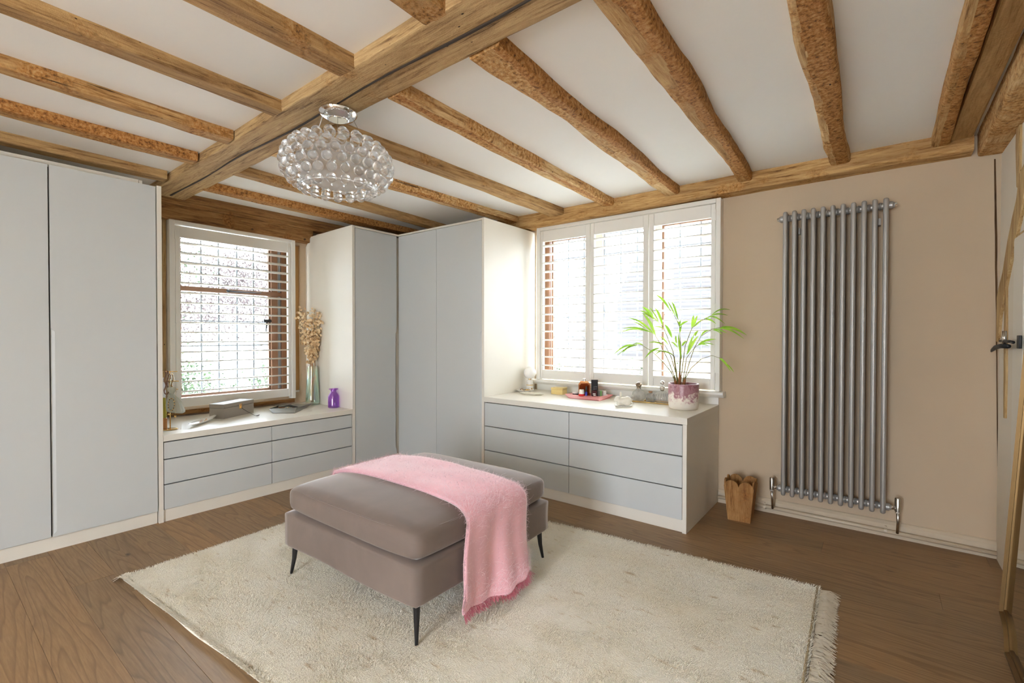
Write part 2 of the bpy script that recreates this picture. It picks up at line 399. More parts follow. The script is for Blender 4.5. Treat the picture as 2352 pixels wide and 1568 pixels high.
# the long split along the soffit is a narrow dark groove
mb = MB(); pts = []
for i in range(60):
    x = -4.2+i*.075; y = 1.245-.058*(x+4.2)/4.4+noise.noise(Vector((x*1.5, 3, 0)))*.018; w = max(.0015, .0045+.004*noise.noise(Vector((x*2, 7, 1)))); pts.append((x, y, w))
for (xa, ya, wa), (xb, yb, wb) in zip(pts, pts[1:]):
    mb.add([(xa, ya-wa, 2.2435), (xa, ya+wa, 2.2435), (xb, yb+wb, 2.2435), (xb, yb-wb, 2.2435), (xa, ya-wa, 2.262), (xa, ya+wa, 2.262), (xb, yb+wb, 2.262), (xb, yb-wb, 2.262)],
           [(0,1,2,3), (4,7,6,5), (0,3,7,4), (1,5,6,2)])
sp = mb.obj('split', M['gap'], bpy.data.objects['main_beam'])
JL = [  # joists on the camera side of the main beam: lo/hi at near end and at beam, label
 (-1.19,-1.08,-1.225,-1.115,'joist0','short length of oak joist at the top edge, nearest camera side of the main beam'),
 (-1.69,-1.58,-1.745,-1.63,'joist0','oak ceiling joist left of the main beam, second from the top edge'),
 (-2.17,-2.08,-2.31,-2.215,'joist0','long dark sided oak joist meeting the main beam just above the glass chandelier'),
 (-2.70,-2.61,-2.84,-2.745,'joist2','wormy oak joist left of the main beam, third from the wardrobe'),
 (-3.26,-3.15,-3.36,-3.245,'joist2','rough bark sided oak joist left of the main beam, second from the wardrobe'),
 (-3.74,-3.63,-3.885,-3.775,'joist0','dark oak joist running just above the tall left wardrobe')]
for i, (a, b, c, d, mt, lab) in enumerate(JL):
    tag(timber('ceiling_joist', YN+.02, 1.10, lin((a, b, 2.248, ZT), (c, d, 2.248, ZT)), M[mt], 'y', wob=.004 if mt == 'joist0' else .006, n=70, seed=10+i, bark=(.70, .04, 2) if i == 4 else None), lab, 'joist', 'oak joists on the near side of the main beam')
JR = [
 (-3.885,-3.79,-3.965,-3.80,'joist2',.5,'wavy oak joist nearest the dark moulded beam over the single window'),
 (-3.345,-3.26,-3.53,-3.41,'joist0',.2,'squared oak joist ending above the inner corner of the wardrobes'),
 (-2.82,-2.70,-2.745,-2.645,'joist1',.7,'knotty round oak joist ending above the wardrobe edge by the three panel window'),
 (-2.285,-2.195,-2.295,-2.150,'joist0',.3,'squared pale oak joist passing right behind the glass chandelier'),
 (-1.735,-1.64,-1.78,-1.68,'joist1',.8,'rounded bark edged oak joist ending above the middle shutter panel'),
 (-1.225,-1.10,-1.26,-1.150,'joist1',1.2,'very wavy two toned oak joist ending above the right shutter panel'),
 (-.725,-.60,-.765,-.665,'joist2',1.1,'broad waney oak joist with a dark knot, ending between window and radiator'),
 (-.235,-.125,-.248,-.150,'joist1',1.0,'pitted oak joist ending above the grey radiator'),
 (.195,.292,.228,.300,'joist2',.6,'crumbly oak joist beside the smooth ceiling board on the right')]
for i, (a, b, c, d, mt, wn_, lab) in enumerate(JR):
    tag(timber('ceiling_joist', 1.33, 3.52, lin((a, b, 2.244, ZT), (c, d, 2.244, ZT)), M[mt], 'y', wob=.006+.003*wn_, n=230, seed=30+i, wane=wn_, bark={0: (.66, .15, 2), 2: (.62, .3, .86), 4: (.46, .34, .78), 5: (.68, .16, 2), 6: (.56, .24, 2), 7: (.28, .16, .92), 8: (.36, .1, .95)}.get(i)), lab, 'joist', 'oak joists between main beam and window wall')
tag(timber('ceiling_board', YN+.02, 3.50, lin((.292, .388, 2.262, ZT), (.300, .392, 2.262, ZT)), M['plank'], 'y', wob=.0015, seed=50), 'smooth brown oak board fixed beside the right wall plate', 'board')
tag(timber('wall_plate', YN+.02, 3.60, lin((.40, XR+.05, 2.185, ZT), (.415, XR+.05, 2.175, ZT)), M['joist1'], 'y', wob=.008, n=130, seed=51, wane=.8), 'thick pale oak wall plate with nail holes along the right wall', 'beam')
tag(timber('wall_plate', -4.30, .395, lin((3.50, YW+.05, 2.165, ZT), (3.50, YW+.05, 2.195, ZT)), M['plateB'], 'x', wob=.005, n=140, seed=52), 'long oak wall plate over the three panel window and radiator', 'beam')
cor = thing('cornice_beam', 'dark moulded oak beam over the single shuttered window', 'beam', (-4.33, 1.7, 2.08))
timber('lower_face', 1.0, 2.43, lin((XW-.02, -4.302, 2.098, 2.205), (XW-.02, -4.302, 2.085, 2.205)), M['plateA'], 'y', cor, wob=.003, n=50, seed=60)
timber('moulding', 1.0, 2.9, lin((XW-.02, -4.285, 2.205, 2.24), (XW-.02, -4.285, 2.205, 2.24)), M['plateA'], 'y', cor, wob=.0015, n=30, seed=61)
timber('upper_face', 1.0, 2.9, lin((XW-.02, -4.262, 2.24, ZT), (XW-.02, -4.262, 2.24, ZT)), M['plateA'], 'y', cor, wob=.002, n=30, seed=62)
pg = MB()
for yv, zv in ((1.87, 2.118), (2.345, 2.108)): pg.lathe([(.009, 0), (.009, .012)], (-4.306, yv, zv), 10, 'x')
pg.obj('peg', M['dark_timber'], cor)
tag(timber('window_sill_timber', 1.04, 2.262, lin((XW-.01, XW+.045, .572, .607), (XW-.01, XW+.045, .572, .607)), M['plateA'], 'y', None, wob=.004, n=60, seed=66, fw=9), 'dark ribbed timber strip beneath the single window shutter', 'sill')
tag(MB().prism([PX(374, 500, XW+.012), PX(381, 500, XW+.012), PX(381, 930, XW+.012), PX(374, 930, XW+.012)], (-.02, 0, 0)).obj('wall_stud', M['stud']), 'narrow oak strip on the wall left of the single window', 'timber')
# right wall: dark strip for the corner gap, brace, studs, rail
def wall_poly(name, px, mat, x, d, label, cat='timber'):
    return tag(MB().prism([PX(u, v, x) for u, v in px], (d, 0, 0)).obj(name, mat, bevel=.003), label, cat)
cp = []
for i in range(26):
    v = 365+i*(1252-365)/25; cp.append((v, 2283.5+(v-365)*.0105+1.2*noise.noise(Vector((v*.03, 0, 0))), 2.2+3.2*max(0, 1-abs(v-560)/330)+.7*noise.noise(Vector((v*.05, 4, 0)))))
tag(MB().prism([PY(u, v, YW-.004) for v, u, w in cp]+[PY(u+w, v, YW-.004) for v, u, w in cp[::-1]], (0, .01, 0)).obj('corner_gap', M['dark_timber']), 'thin dark strip for the shaded gap down the right corner', 'timber')  # dark strip stands for the shade in the open corner gap
wall_poly('brace', [(2352, 374), (2340, 400), (2334, 455), (2324, 500), (2313, 555), (2302, 625), (2292, 665), (2285, 705), (2283, 745), (2284, 770), (2288, 785), (2292, 772), (2296, 725), (2304, 685), (2312, 640), (2322, 590), (2333, 540), (2346, 480), (2353, 420)], M['stud'], XR-.012, .02, 'curved oak brace sweeping down the right wall')
wall_poly('wall_stud', [(2334, 268), (2341, 262), (2341, 300), (2340, 410), (2336, 432), (2334, 430), (2332, 340)], M['stud'], XR-.010, .02, 'slim vertical oak stud above the curved brace')
wall_poly('wall_stud', [(2306, 690), (2310, 650), (2310, 760), (2309, 880), (2307, 960), (2304, 960), (2305, 800)], M['stud'], XR-.009, .02, 'slim worn oak strip behind the black door latch')
wall_poly('wall_rail', [(2332, 552), (2338, 537), (2356, 524), (2356, 566), (2340, 573), (2328, 580)], M['stud'], XR-.011, .02, 'short oak rail at the right edge above the door')
# white door leaf with latch
dr = thing('door_1', 'white painted door beside the leaning mirror', 'door', (.49, 3.0, 0)); dr['kind'] = 'structure'
box('leaf', .503, .5148, 2.0, PX(2312, 1200, .492).y, .012, 1.66, M['white_paint'], dr, .003)
for u in (2342, 2347): box('bead', .497, .5035, PX(u+2, 800, .492).y, PX(u, 800, .492).y, .014, 1.57, M['white_paint'], dr, .002)
lt = thing('door_latch', 'black iron thumb latch on the white door', 'latch', PX(2312, 785, .49))
q = lambda u, v, x=.472: PX(u, v, x)
MB().box(.484, .494, q(2331, 780).y, q(2326, 780).y, q(2328, 800).z, q(2328, 770).z).obj('keep', M['iron'], lt, bevel=.002)
MB().tube([q(2327, 786), q(2318, 784), q(2298, 783)], .007, 8).obj('bar', M['iron'], lt, smooth=True)
MB().tube([q(2316, 795), q(2300, 794), q(2288, 797), q(2280, 803), q(2277, 807)], [.010, .012, .011, .008, .004], 8).obj('lever', M['iron'], lt, smooth=True)
MB().tube([q(2307, 760), q(2307, 790)], .009, 10).obj('barrel', M['steel'], lt, smooth=True)

# ------------------------------------------------------------------ windows
def lead_window(name, label, axis, face, out, a0, a1, z0, z1, lights, hz, mat_frame, transom=None):
    """timber frame with leaded lights. axis 'x' => plane x=face (outwards -x), coords a=y"""
    w = thing(name, label, 'window', (face, (a0+a1)/2, z0) if axis == 'x' else ((a0+a1)/2, face, z0)); w['kind'] = 'structure'
    def B(mb, d0, d1, p, q_, r, s_):
        f0, f1 = sorted((face+out*d0, face+out*d1))
        return mb.box(f0, f1, p, q_, r, s_) if axis == 'x' else mb.box(p, q_, f0, f1, r, s_)
    mb = MB(); B(mb, -.03, .05, a0-.05, a0, z0-.05, z1+.05); B(mb, -.03, .05, a1, a1+.05, z0-.05, z1+.05); B(mb, -.03, .05, a0, a1, z0-.05, z0); B(mb, -.03, .05, a0, a1, z1, z1+.05)
    mb.obj('frame', mat_frame, w, bevel=.004)
    for i, (l0, l1, bars, metal) in enumerate(lights):
        if i: mb = MB(); B(mb, -.03, .05, lights[i-1][1], l0, z0, z1); mb.obj('mullion', M['glare_oak'] if axis == 'y' else mat_frame, w, bevel=.004)
        f = MB(); e = .016
        B(f, -.01, .02, l0, l0+e, z0, z1); B(f, -.01, .02, l1-e, l1, z0, z1); B(f, -.01, .02, l0+e, l1-e, z0, z0+e); B(f, -.01, .02, l0+e, l1-e, z1-e, z1)
        cs = f.obj('casement', M['lead'] if metal else mat_frame, w, bevel=.002)
        g = MB(); B(g, .004, .007, l0+e, l1-e, z0+e, z1-e); g.obj('pane', M['pane'], cs)
        for b in bars:
            g = MB(); B(g, .001, .010, b-.006, b+.006, z0+e, z1-e); g.obj('glazing_bar', M['lead'], cs)
        for h in hz:
            g = MB(); B(g, .000, .011, l0+e, l1-e, h-.0055, h+.0055); g.obj('glazing_bar', M['lead'], cs)
    if transom:
        for tz in transom:
            mb = MB(); B(mb, -.035, .045, a0, a1, tz-.02, tz+.02); mb.obj('transom', mat_frame, w, bevel=.004)
    return w, B
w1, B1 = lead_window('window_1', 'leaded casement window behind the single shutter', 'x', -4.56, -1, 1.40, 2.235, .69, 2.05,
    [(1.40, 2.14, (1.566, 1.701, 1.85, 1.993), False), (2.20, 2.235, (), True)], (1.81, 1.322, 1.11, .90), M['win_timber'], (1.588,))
g = MB(); B1(g, -.16, .05, 2.285, 2.338, .67, 2.05); g.obj('jamb', M['win_timber_lit'], w1)
mb = MB(); mb.tube([PX(520, 668, -4.515), PX(540, 670, -4.50), PX(600, 673, -4.50)], [.008, .006, .004], 8); mb.ball(PX(524, 668, -4.51), .014, 10, 6); mb.obj('stay', M['iron'], w1, smooth=True)
mb = MB(); mb.tube([PX(606, 737, -4.50), PX(622, 737, -4.50)], .016, 10); mb.tube([PX(613, 738, -4.5), PX(611, 762, -4.5)], [.009, .005], 8); mb.obj('latch', M['iron'], w1, smooth=True)
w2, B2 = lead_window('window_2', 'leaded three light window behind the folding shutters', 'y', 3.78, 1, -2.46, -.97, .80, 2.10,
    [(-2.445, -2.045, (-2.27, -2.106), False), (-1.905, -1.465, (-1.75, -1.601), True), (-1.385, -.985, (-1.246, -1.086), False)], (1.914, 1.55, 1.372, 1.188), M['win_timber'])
mb = MB(); p = PY(1390, 706, 3.765); mb.tube([p, p+Vector((.004, 0, -.05))], .007, 8); mb.tube([PY(1441, 838, 3.74), PY(1441, 850, 3.74)], .010, 8); mb.tube([PY(1432, 837, 3.74), PY(1447, 837, 3.74)], .007, 8); mb.obj('latch', M['lead'], w2, smooth=True)
struct(box('trim_1', XW-.27, XW-.001, 1.345, 2.335, .655, .675, M['shutter']), 'white inner ledge of the single window', 'window sill')
sl = struct(MB().prism([(-2.50, YW-.085, .782), (-2.50, YW-.085, .797), (-2.50, YW-.07, .803), (-2.50, YW+.26, .803), (-2.50, YW+.26, .76), (-2.50, YW-.06, .76)], (1.64, 0, 0)).obj('trim_2', M['shutter'], bevel=.003), 'white moulded sill below the three panel shutters', 'window sill')

box('apron', -2.50, -.908, YW-.010, YW-.001, .703, .760, M['shutter'], sl)
# plantation shutters
def louvre_mesh(L, chord, th, tilt, axis):
    n = 12; ring = []
    for k_ in range(n):
        a = 2*math.pi*k_/n; c, h = chord/2*math.cos(a), th/2*math.sin(a)
        ring.append((c*math.cos(tilt)-h*math.sin(tilt), c*math.sin(tilt)+h*math.cos(tilt)))
    vs = [((c, s_, h) if axis == 'y' else (s_, c, h)) for s_ in (-L/2, L/2) for c, h in ring]
    return MB().add(vs, [(k_, (k_+1) % n, n+(k_+1) % n, n+k_) for k_ in range(n)]+[tuple(range(n))[::-1], tuple(range(n, 2*n))]).mesh('louvre', True)
sA = thing('plantation_shutter', 'white plantation shutter with one wide panel over the window beside the left wardrobe', 'shutter', (-4.33, 1.77, .61))
mb = MB(); xo, xi = XW, -4.318
for p in ((1.268, 1.305, .612, 2.096), (2.228, 2.264, .612, 2.096), (1.305, 2.228, 2.062, 2.096)): mb.box(xo, xi, *p)
mb.obj('frame', M['shutter'], sA, bevel=.004)
for p in ((1.309, 1.343, .632, 2.056), (2.199, 2.224, .632, 2.056)): box('stile', -4.362, -4.330, *p, M['shutter'], sA, .003)
for z0, z1 in ((.632, .704), (1.968, 2.056)): box('rail', -4.362, -4.332, 1.343, 2.199, z0, z1, M['shutter'], sA, .002)
lm = louvre_mesh(.858, .074, .0125, .10, 'y')
for i in range(16): inst(lm, 'louvre', M['shutter'], sA, (-4.352, 1.771, 1.928-i*.0784))
for z in (1.98, 1.33, .72): box('hinge', -4.327, -4.312, 1.302, 1.312, z-.035, z+.035, M['shutter'], sA, .002)
sB = thing('plantation_shutter', 'white plantation shutters in three panels over the wide window by the palm', 'shutter', (-1.68, 3.56, .80))
mb = MB(); yo, yi = YW, 3.548
for p in ((-2.468, -2.428), (-.918, -.886)): mb.box(p[0], p[1], yi, yo, .804, 2.178)
mb.box(-2.428, -.918, yi, yo, 2.146, 2.178); mb.obj('frame', M['shutter'], sB, bevel=.004)
lm2 = louvre_mesh(.432, .072, .0125, -.08, 'x')
for x0, x1, o0, o1 in ((-2.426, -1.924, -2.402, -1.970), (-1.920, -1.416, -1.886, -1.460), (-1.412, -.922, -1.372, -.954)):
    pn = MB()
    for p in ((x0, o0), (o1, x1)): pn.box(p[0]+.001, p[1]-.001, 3.556, 3.590, .812, 2.142)
    pnl = pn.obj('shutter_panel', M['shutter'], sB, bevel=.003)
    for z0, z1 in ((.812, .892), (2.048, 2.142)): box('rail', o0, o1, 3.559, 3.588, z0, z1, M['shutter'], pnl, .002)
    for i in range(15): inst(lm2, 'louvre', M['shutter'], pnl, ((o0+o1)/2, 3.578, 2.008-i*.0769), (0,0,0), ((o1-o0+.006)/.432, 1, 1))
for z in (2.06, 1.47, .90): box('hinge', -.927, -.915, 3.536, 3.552, z-.04, z+.04, M['shutter'], sB, .002)

# ------------------------------------------------------------------ fitted cabinets
def door_panel(parent, axis, face, a0, a1, z0, z1, side=None, hz=(.09, 1.22), name='door'):
    """door slab 20 mm thick; side +1/-1 gives the routed finger pull on that edge between hz heights"""
    T = .02; cw = .017
    def P(a, d, z): return (face-d, a, z) if axis == 'x' else (a, face+d, z)
    mb = MB()
    if side is None:
        b = sorted((face, face-T)) if axis == 'x' else sorted((face, face+T))
        mb.box(b[0], b[1], a0, a1, z0, z1) if axis == 'x' else mb.box(a0, a1, b[0], b[1], z0, z1)
        return mb.obj(name, M['lacquer'], parent, bevel=.0015)
    e, f = (a0, a1) if side < 0 else (a1, a0); s_ = 1 if side < 0 else -1
    lo, hi = hz; tr = .022
    # front outline with chamfer strip
    A = [P(f, 0, z0), P(f, 0, z1), P(e, 0, z1), P(e, 0, hi), P(e+s_*cw, 0, hi-tr), P(e+s_*cw, 0, lo+tr), P(e, 0, lo), P(e, 0, z0)]
    mb.add(A, [tuple(range(8))])
    mb.add([P(e, 0, hi), P(e+s_*cw, 0, hi-tr), P(e+s_*cw, 0, lo+tr), P(e, 0, lo), P(e, .012, lo+.004), P(e, .012, hi-.004)], [(0,1,5), (1,2,4,5), (2,3,4)])
    Bk = [P(f, T, z0), P(f, T, z1), P(e, T, z1), P(e, T, z0)]
    mb.add([A[0], A[1], A[2], A[3], A[6], A[7], *Bk, P(e, .012, lo+.004), P(e, .012, hi-.004)],
           [(0,1,7,6), (1,2,8,7), (0,6,9,5), (6,7,8,9), (2,3,11,10,4,5,9,8)])
    o = mb.obj(name, M['lacquer'], parent); return o
ZD = 2.138
# tall wardrobe on the left
wl_ = thing('wardrobe', 'tall white two door wardrobe filling the left side', 'wardrobe', (-3.9, .5, 0))
box('carcass', XW+.005, XA-.022, -.50, .992, .0, 2.125, M['carcass'], wl_)
box('gap_shade', XA-.0222, XA-.0212, -.48, .99, .08, 2.13, M['gap'], wl_)  # dark sheet stands for the shade in the door gaps
door_panel(wl_, 'x', XA, -.48, .010, .078, ZD); door_panel(wl_, 'x', XA, .0145, .4985, .078, ZD); door_panel(wl_, 'x', XA, .5045, .989, .078, ZD, -1, (.085, 1.24))
box('plinth', XA-.03, XA-.014, -.50, .990, 0, .076, M['carcass'], wl_)
box('top_fascia', XA-.070, XA-.052, -.50, .915, 2.125, 2.172, M['carcass'], wl_)
box('top_fascia', XA-.070, XA-.052, .918, .935, 2.125, 2.170, M['carcass'], wl_)
box('end_panel', XW+.005, XA+.004, .995, 1.019, 0, 2.145, M['carcass'], wl_)
# low drawer chest under the single window
def drawer_chest(label, axis, x0, x1, y0_, y1_, cols, rows, face):
    t = thing('drawer_chest', label, 'drawers', ((x0+x1)/2, (y0_+y1_)/2, 0))
    box('carcass', x0, x1, y0_, y1_, .0, rows[0][1]+.002, M['gap'], t)  # carcass coloured near-black, putting shade into the drawer gaps
    for c0, c1 in cols:
        for z0, z1 in rows:
            if axis == 'x': box('drawer', face-.02, face, c0, c1, z0, z1, M['lacquer'], t, .0012)
            else: box('drawer', c0, c1, face, face+.02, z0, z1, M['lacquer'], t, .0012)
    return t
rA = ((.4045, .510), (.2420, .3975), (.0790, .2350)); rB = ((.4700, .6550), (.2740, .4630), (.0775, .2670))
cA = drawer_chest('low white six drawer chest beneath the single window', 'x', XW+.005, XA-.024, 1.021, 2.398, ((1.024, 1.704), (1.708, 2.394)), rA, XA)
box('plinth', XA-.026, XA-.006, 1.020, 2.398, 0, .077, M['carcass'], cA)
tag(box('worktop', XW+.002, XA+.002, 1.020, 2.398, .517, .557, M['carcass'], None, .0015), 'white worktop over the low drawers under the single window', 'worktop')
# corner wardrobes
wc = thing('wardrobe', 'narrow one door wardrobe by the purple bottle, in the room corner', 'wardrobe', (-4.0, 2.7, 0))
MB().prism([(XA+.003, 2.399, 0), (XW+.003, 2.399, 0), (XW+.003, 2.399, 2.05), (XW+.10, 2.399, 2.140), (XW+.5, 2.399, 2.152), (XA+.003, 2.399, 2.158)], (0, .026, 0)).obj('side_panel', M['carcass'], wc)
box('carcass', XW+.005, XA-.024, 2.427, YB+.02, 0, 2.13, M['carcass'], wc)
box('top_panel', XW+.15, XA+.002, 2.427, YB-.003, 2.141, 2.157, M['carcass'], wc)
door_panel(wc, 'x', XA, 2.431, YB-.022, .078, ZD, 1, (.12, 1.24))
box('plinth', XA-.034, XA-.016, 2.426, YB+.015, 0, .076, M['carcass'], wc)
wb = thing('wardrobe', 'two door wardrobe beside the globe lamp counter, in the room corner', 'wardrobe', (-3.1, 3.2, 0))
box('carcass', XA-.02, -2.558, YB+.022, YW-.005, 0, 2.13, M['carcass'], wb)
box('gap_shade', XA+.01, -2.58, YB+.0205, YB+.0217, .08, 2.13, M['gap'], wb)  # dark sheet gives the gaps between these doors their shade
door_panel(wb, 'y', YB, XA+.002, -3.095, .078, ZD); door_panel(wb, 'y', YB, -3.091, -2.560, .078, ZD, 1, (.085, 1.24))
box('plinth', XA-.012, -2.556, YB+.018, YB+.03, 0, .076, M['carcass'], wb)
box('top_panel', XA, -2.558, YB-.002, YW-.006, 2.141, 2.157, M['carcass'], wb)
box('side_panel', -2.556, -2.531, YB-.003, YW-.003, 0, 2.158, M['carcass'], wb)
# drawer chest under the wide window
cB = drawer_chest('white six drawer chest beneath the wide window by the palm', 'y', -2.529, -.935, YB+.024, YW-.005, ((-2.526, -1.7355), (-1.7315, -.9365)), rB, YB)
box('plinth', -2.53, -.934, YB+.012, YB+.03, 0, .0755, M['carcass'], cB)
box('end_panel', -.933, -.908, YB-.004, YW-.004, 0, .6615, M['carcass'], cB, .001)
tag(box('worktop', -2.530, -.906, YB-.004, YW-.003, .662, .702, M['carcass'], None, .0015), 'white worktop over the drawers under the wide window', 'worktop')

# ------------------------------------------------------------------ rug
RC = [Vector((-2.914, .654, 0)), Vector((-2.955, 2.40, 0)), Vector((-.203, 2.627, 0)), Vector((-.150, .86, 0))]   # left, back, right, near corners
def rug_pt(s_, t): return (RC[0]*(1-s_)*(1-t)+RC[3]*s_*(1-t)+RC[1]*(1-s_)*t+RC[2]*s_*t)
rug = thing('rug', 'cream shaggy wool rug with a fringed edge under the ottoman', 'rug', (-1.55, 1.6, 0))
nx, ny = 170, 120
S, T_ = np.meshgrid(np.linspace(0, 1, nx), np.linspace(0, 1, ny), indexing='ij')
C4 = [np.array(c) for c in RC]
def rug_np(S, T): return C4[0]*((1-S)*(1-T))[..., None]+C4[3]*(S*(1-T))[..., None]+C4[1]*((1-S)*T)[..., None]+C4[2]*(S*T)[..., None]
V = rug_np(S, T_)
hz_ = np.array([[noise.noise(Vector((V[i, j, 0]*5, V[i, j, 1]*8, 0)))*.004+noise.noise(Vector((V[i, j, 0]*22, V[i, j, 1]*34, 5)))*.0035 for j in range(ny)] for i in range(nx)])
edge = np.minimum(np.minimum(S, 1-S)*2.75, np.minimum(T_, 1-T_)*1.85); V[..., 2] = .024*np.clip(edge/.02, 0, 1)**.5+np.where(edge > .01, hz_, 0)+.001
wv = .010*np.array([[noise.noise(Vector((V[i, j, 0]*3, V[i, j, 1]*3, 9))) for j in range(ny)] for i in range(nx)]); V[..., 0] += wv*(edge < .05); V[..., 1] += wv*(edge < .05)
idx = np.arange(nx*ny).reshape(nx, ny)
faces = np.stack([idx[:-1, :-1], idx[1:, :-1], idx[1:, 1:], idx[:-1, 1:]], -1).reshape(-1, 4)
np_mesh('pile_ground', V.reshape(-1, 3), faces, M['rug'], rug, True)
def blades(P, H, Wd, lean, jit=.6):
    """one bent triangle-quad blade per row of P; lean (N,2)"""
    n = len(P); th = rng.uniform(0, 2*np.pi, n); a = np.stack([np.cos(th), np.sin(th), 0*th], -1)*Wd[:, None]/2
    tip = P+np.stack([lean[:, 0]*H, lean[:, 1]*H, H], -1)
    v = np.stack([P-a, P+a, tip+a*.35, tip-a*.35], 1).reshape(-1, 3)
    f = np.arange(4*n).reshape(n, 4); return v, f
N = 330000
ss, tt = rng.uniform(.001, .999, N), rng.uniform(.001, .999, N); P = rug_np(ss, tt); P[:, 2] = .020
cl = np.stack([.5+.5*np.sin(P[:, 0]*9+np.sin(P[:, 1]*7)*1.5), .5*np.sin(P[:, 1]*13+P[:, 0]*5)], -1)*.7+rng.normal(0, .55, (N, 2))
v, f = blades(P, rng.uniform(.007, .0125, N), rng.uniform(.0016, .0032, N), cl)
Ne = 16000; te = rng.uniform(0, 1, Ne); Pe = rug_np(te, 0*te); Pe[:, 2] = rng.uniform(.004, .022, Ne); Pe[:, 1] += .004
le = np.stack([rng.normal(0, .5, Ne), rng.uniform(-1.6, -.5, Ne)], -1); ve, fe = blades(Pe, rng.uniform(.006, .011, Ne), rng.uniform(.002, .004, Ne), le)
v = np.concatenate([v, ve]); f = np.concatenate([f, fe+4*N])
o = np_mesh('pile', v, f, M['rug'], rug); o['kind'] = 'stuff'
def fringe(parent, pts, out, L, n, mat, name='fringe', w=.0022):
    v = []; fcs = []
    for i in range(n):
        s_ = random.random()*(len(pts)-1); k_ = int(s_); p = pts[k_].lerp(pts[k_+1], s_-k_); d = (out+Vector((random.gauss(0, .28), random.gauss(0, .28), 0))).normalized()
        l = L*random.uniform(.7, 1.1); q_ = d.cross(Vector((0,0,1)))*w*random.uniform(.7, 1.6); z0 = Vector((0,0,.012*random.random())); b = len(v)
        mid = p+d*l*.5+Vector((0,0,.006+.006*random.random()))+z0; e = p+d*l+Vector((0,0,.0025)); p = p+Vector((0,0,.012))
        v += [p-q_, p+q_, mid+q_, mid-q_, e+q_*.6, e-q_*.6]; fcs += [(b, b+1, b+2, b+3), (b+3, b+2, b+4, b+5)]
    o = np_mesh(name, np.array(v), np.array(fcs), mat, parent); o['kind'] = 'stuff'
M['fringe'] = plain('cream_fringe_wool', (.88,.82,.70), .9, spec=.1)
fringe(rug, [RC[3], RC[2]], Vector((1, -.12, 0)), .072, 1500, M['fringe'])
fringe(rug, [RC[0], RC[1]], Vector((-1, -.05, 0)), .012, 600, M['fringe'])
fringe(rug, [RC[0], RC[0]+Vector((0, .03, 0))], Vector((-.9, -.3, 0)), .06, 60, M['fringe'])
e_ = (RC[2]-RC[3]); mb = MB(); mb.tube([RC[3]+Vector((-.012, 0, .024)), RC[3]+e_*.5+Vector((-.012, 0, .024)), RC[2]+Vector((-.012, 0, .024))], .005, 6); mb.obj('binding', plain('tan_rug_binding', (.50,.40,.24), .9), rug, smooth=True)

# ------------------------------------------------------------------ ottoman and throw
ph = math.radians(1.2); E1 = Vector((-math.cos(ph), -math.sin(ph), 0)); E2 = Vector((-math.sin(ph), math.cos(ph), 0))
OF = Vector((-1.348, 1.160, 0)); OC = OF+E1*.478+E2*.467
def OT(a, b, z): return OC-E1*a+E2*b+Vector((0,0,z))      # a towards +x, b towards +y
ott = thing('ottoman', 'square taupe velvet ottoman with a thick cushion and thin black legs', 'ottoman', (OC.x, OC.y, .03))
def fb(p):
    a, b, z = p.x, p.y, p.z; k_ = (abs(a)/.478)**2*0+1
    sg = .004*math.sin(a*9)*math.cos(b*7); return OT(a*(1+.006*math.sin(z*20)), b, z+sg*(z < .2))
rbox('base', (0, 0, .253), (.478, .467, .083), .018, M['velvet'], ott, 20, fb)
def fc(p):
    a, b, z = p.x, p.y, p.z; u = min(1, abs(a)/.472); w = min(1, abs(b)/.460)
    cr = (1-u**3.2)*(1-w**3.2)
    up = max(0, min(1, (z-.385)/.04)); dn = max(0, min(1, (.41-z)/.04)); up, dn = up*up*(3-2*up), dn*dn*(3-2*dn)
    z += up*(.036*cr+.003*noise.noise(Vector((a*4, b*4, 1)))-.006*(u*w)**6)+dn*(.004*(u*w)**5+.008*max(0, 1-cr*4)*abs(math.sin(a*2.2+b*1.3))-.004)
    pu = 1-.020*(w**4)*1+.006*math.cos((z-.40)*22); pw = 1-.020*(u**4)+.006*math.cos((z-.40)*22)
    return OT(a*pu, b*pw, z)
cu = rbox('cushion', (0, 0, .398), (.472, .460, .060), .034, M['velvet'], ott, 26, fc)
for zz, nm in ((.447, 'seam'),):
    pts = []
    for i in range(81):
        th = 2*math.pi*i/80; c, s_ = math.cos(th), math.sin(th); k_ = 1/max(abs(c), abs(s_)); a, b = c*k_, s_*k_
        r_ = (abs(a)**8+abs(b)**8)**(1/8); a, b = a/r_, b/r_
        pts.append(fc(Vector((a*.4645, b*.4525, zz))))
    MB().tube(pts, .0026, 6, False).obj(nm, M['velvet'], cu, smooth=True)
for sa, sb_ in ((1, -1), (-1, -1), (1, 1), (-1, 1)):
    MB().tube([OT(sa*.452, sb_*.441, .026), OT(sa*.442, sb_*.431, .1), OT(sa*.437, sb_*.426, .180)], [.0065, .0105, .0145], 14).obj('leg', M['black_metal'], ott, angle=50)
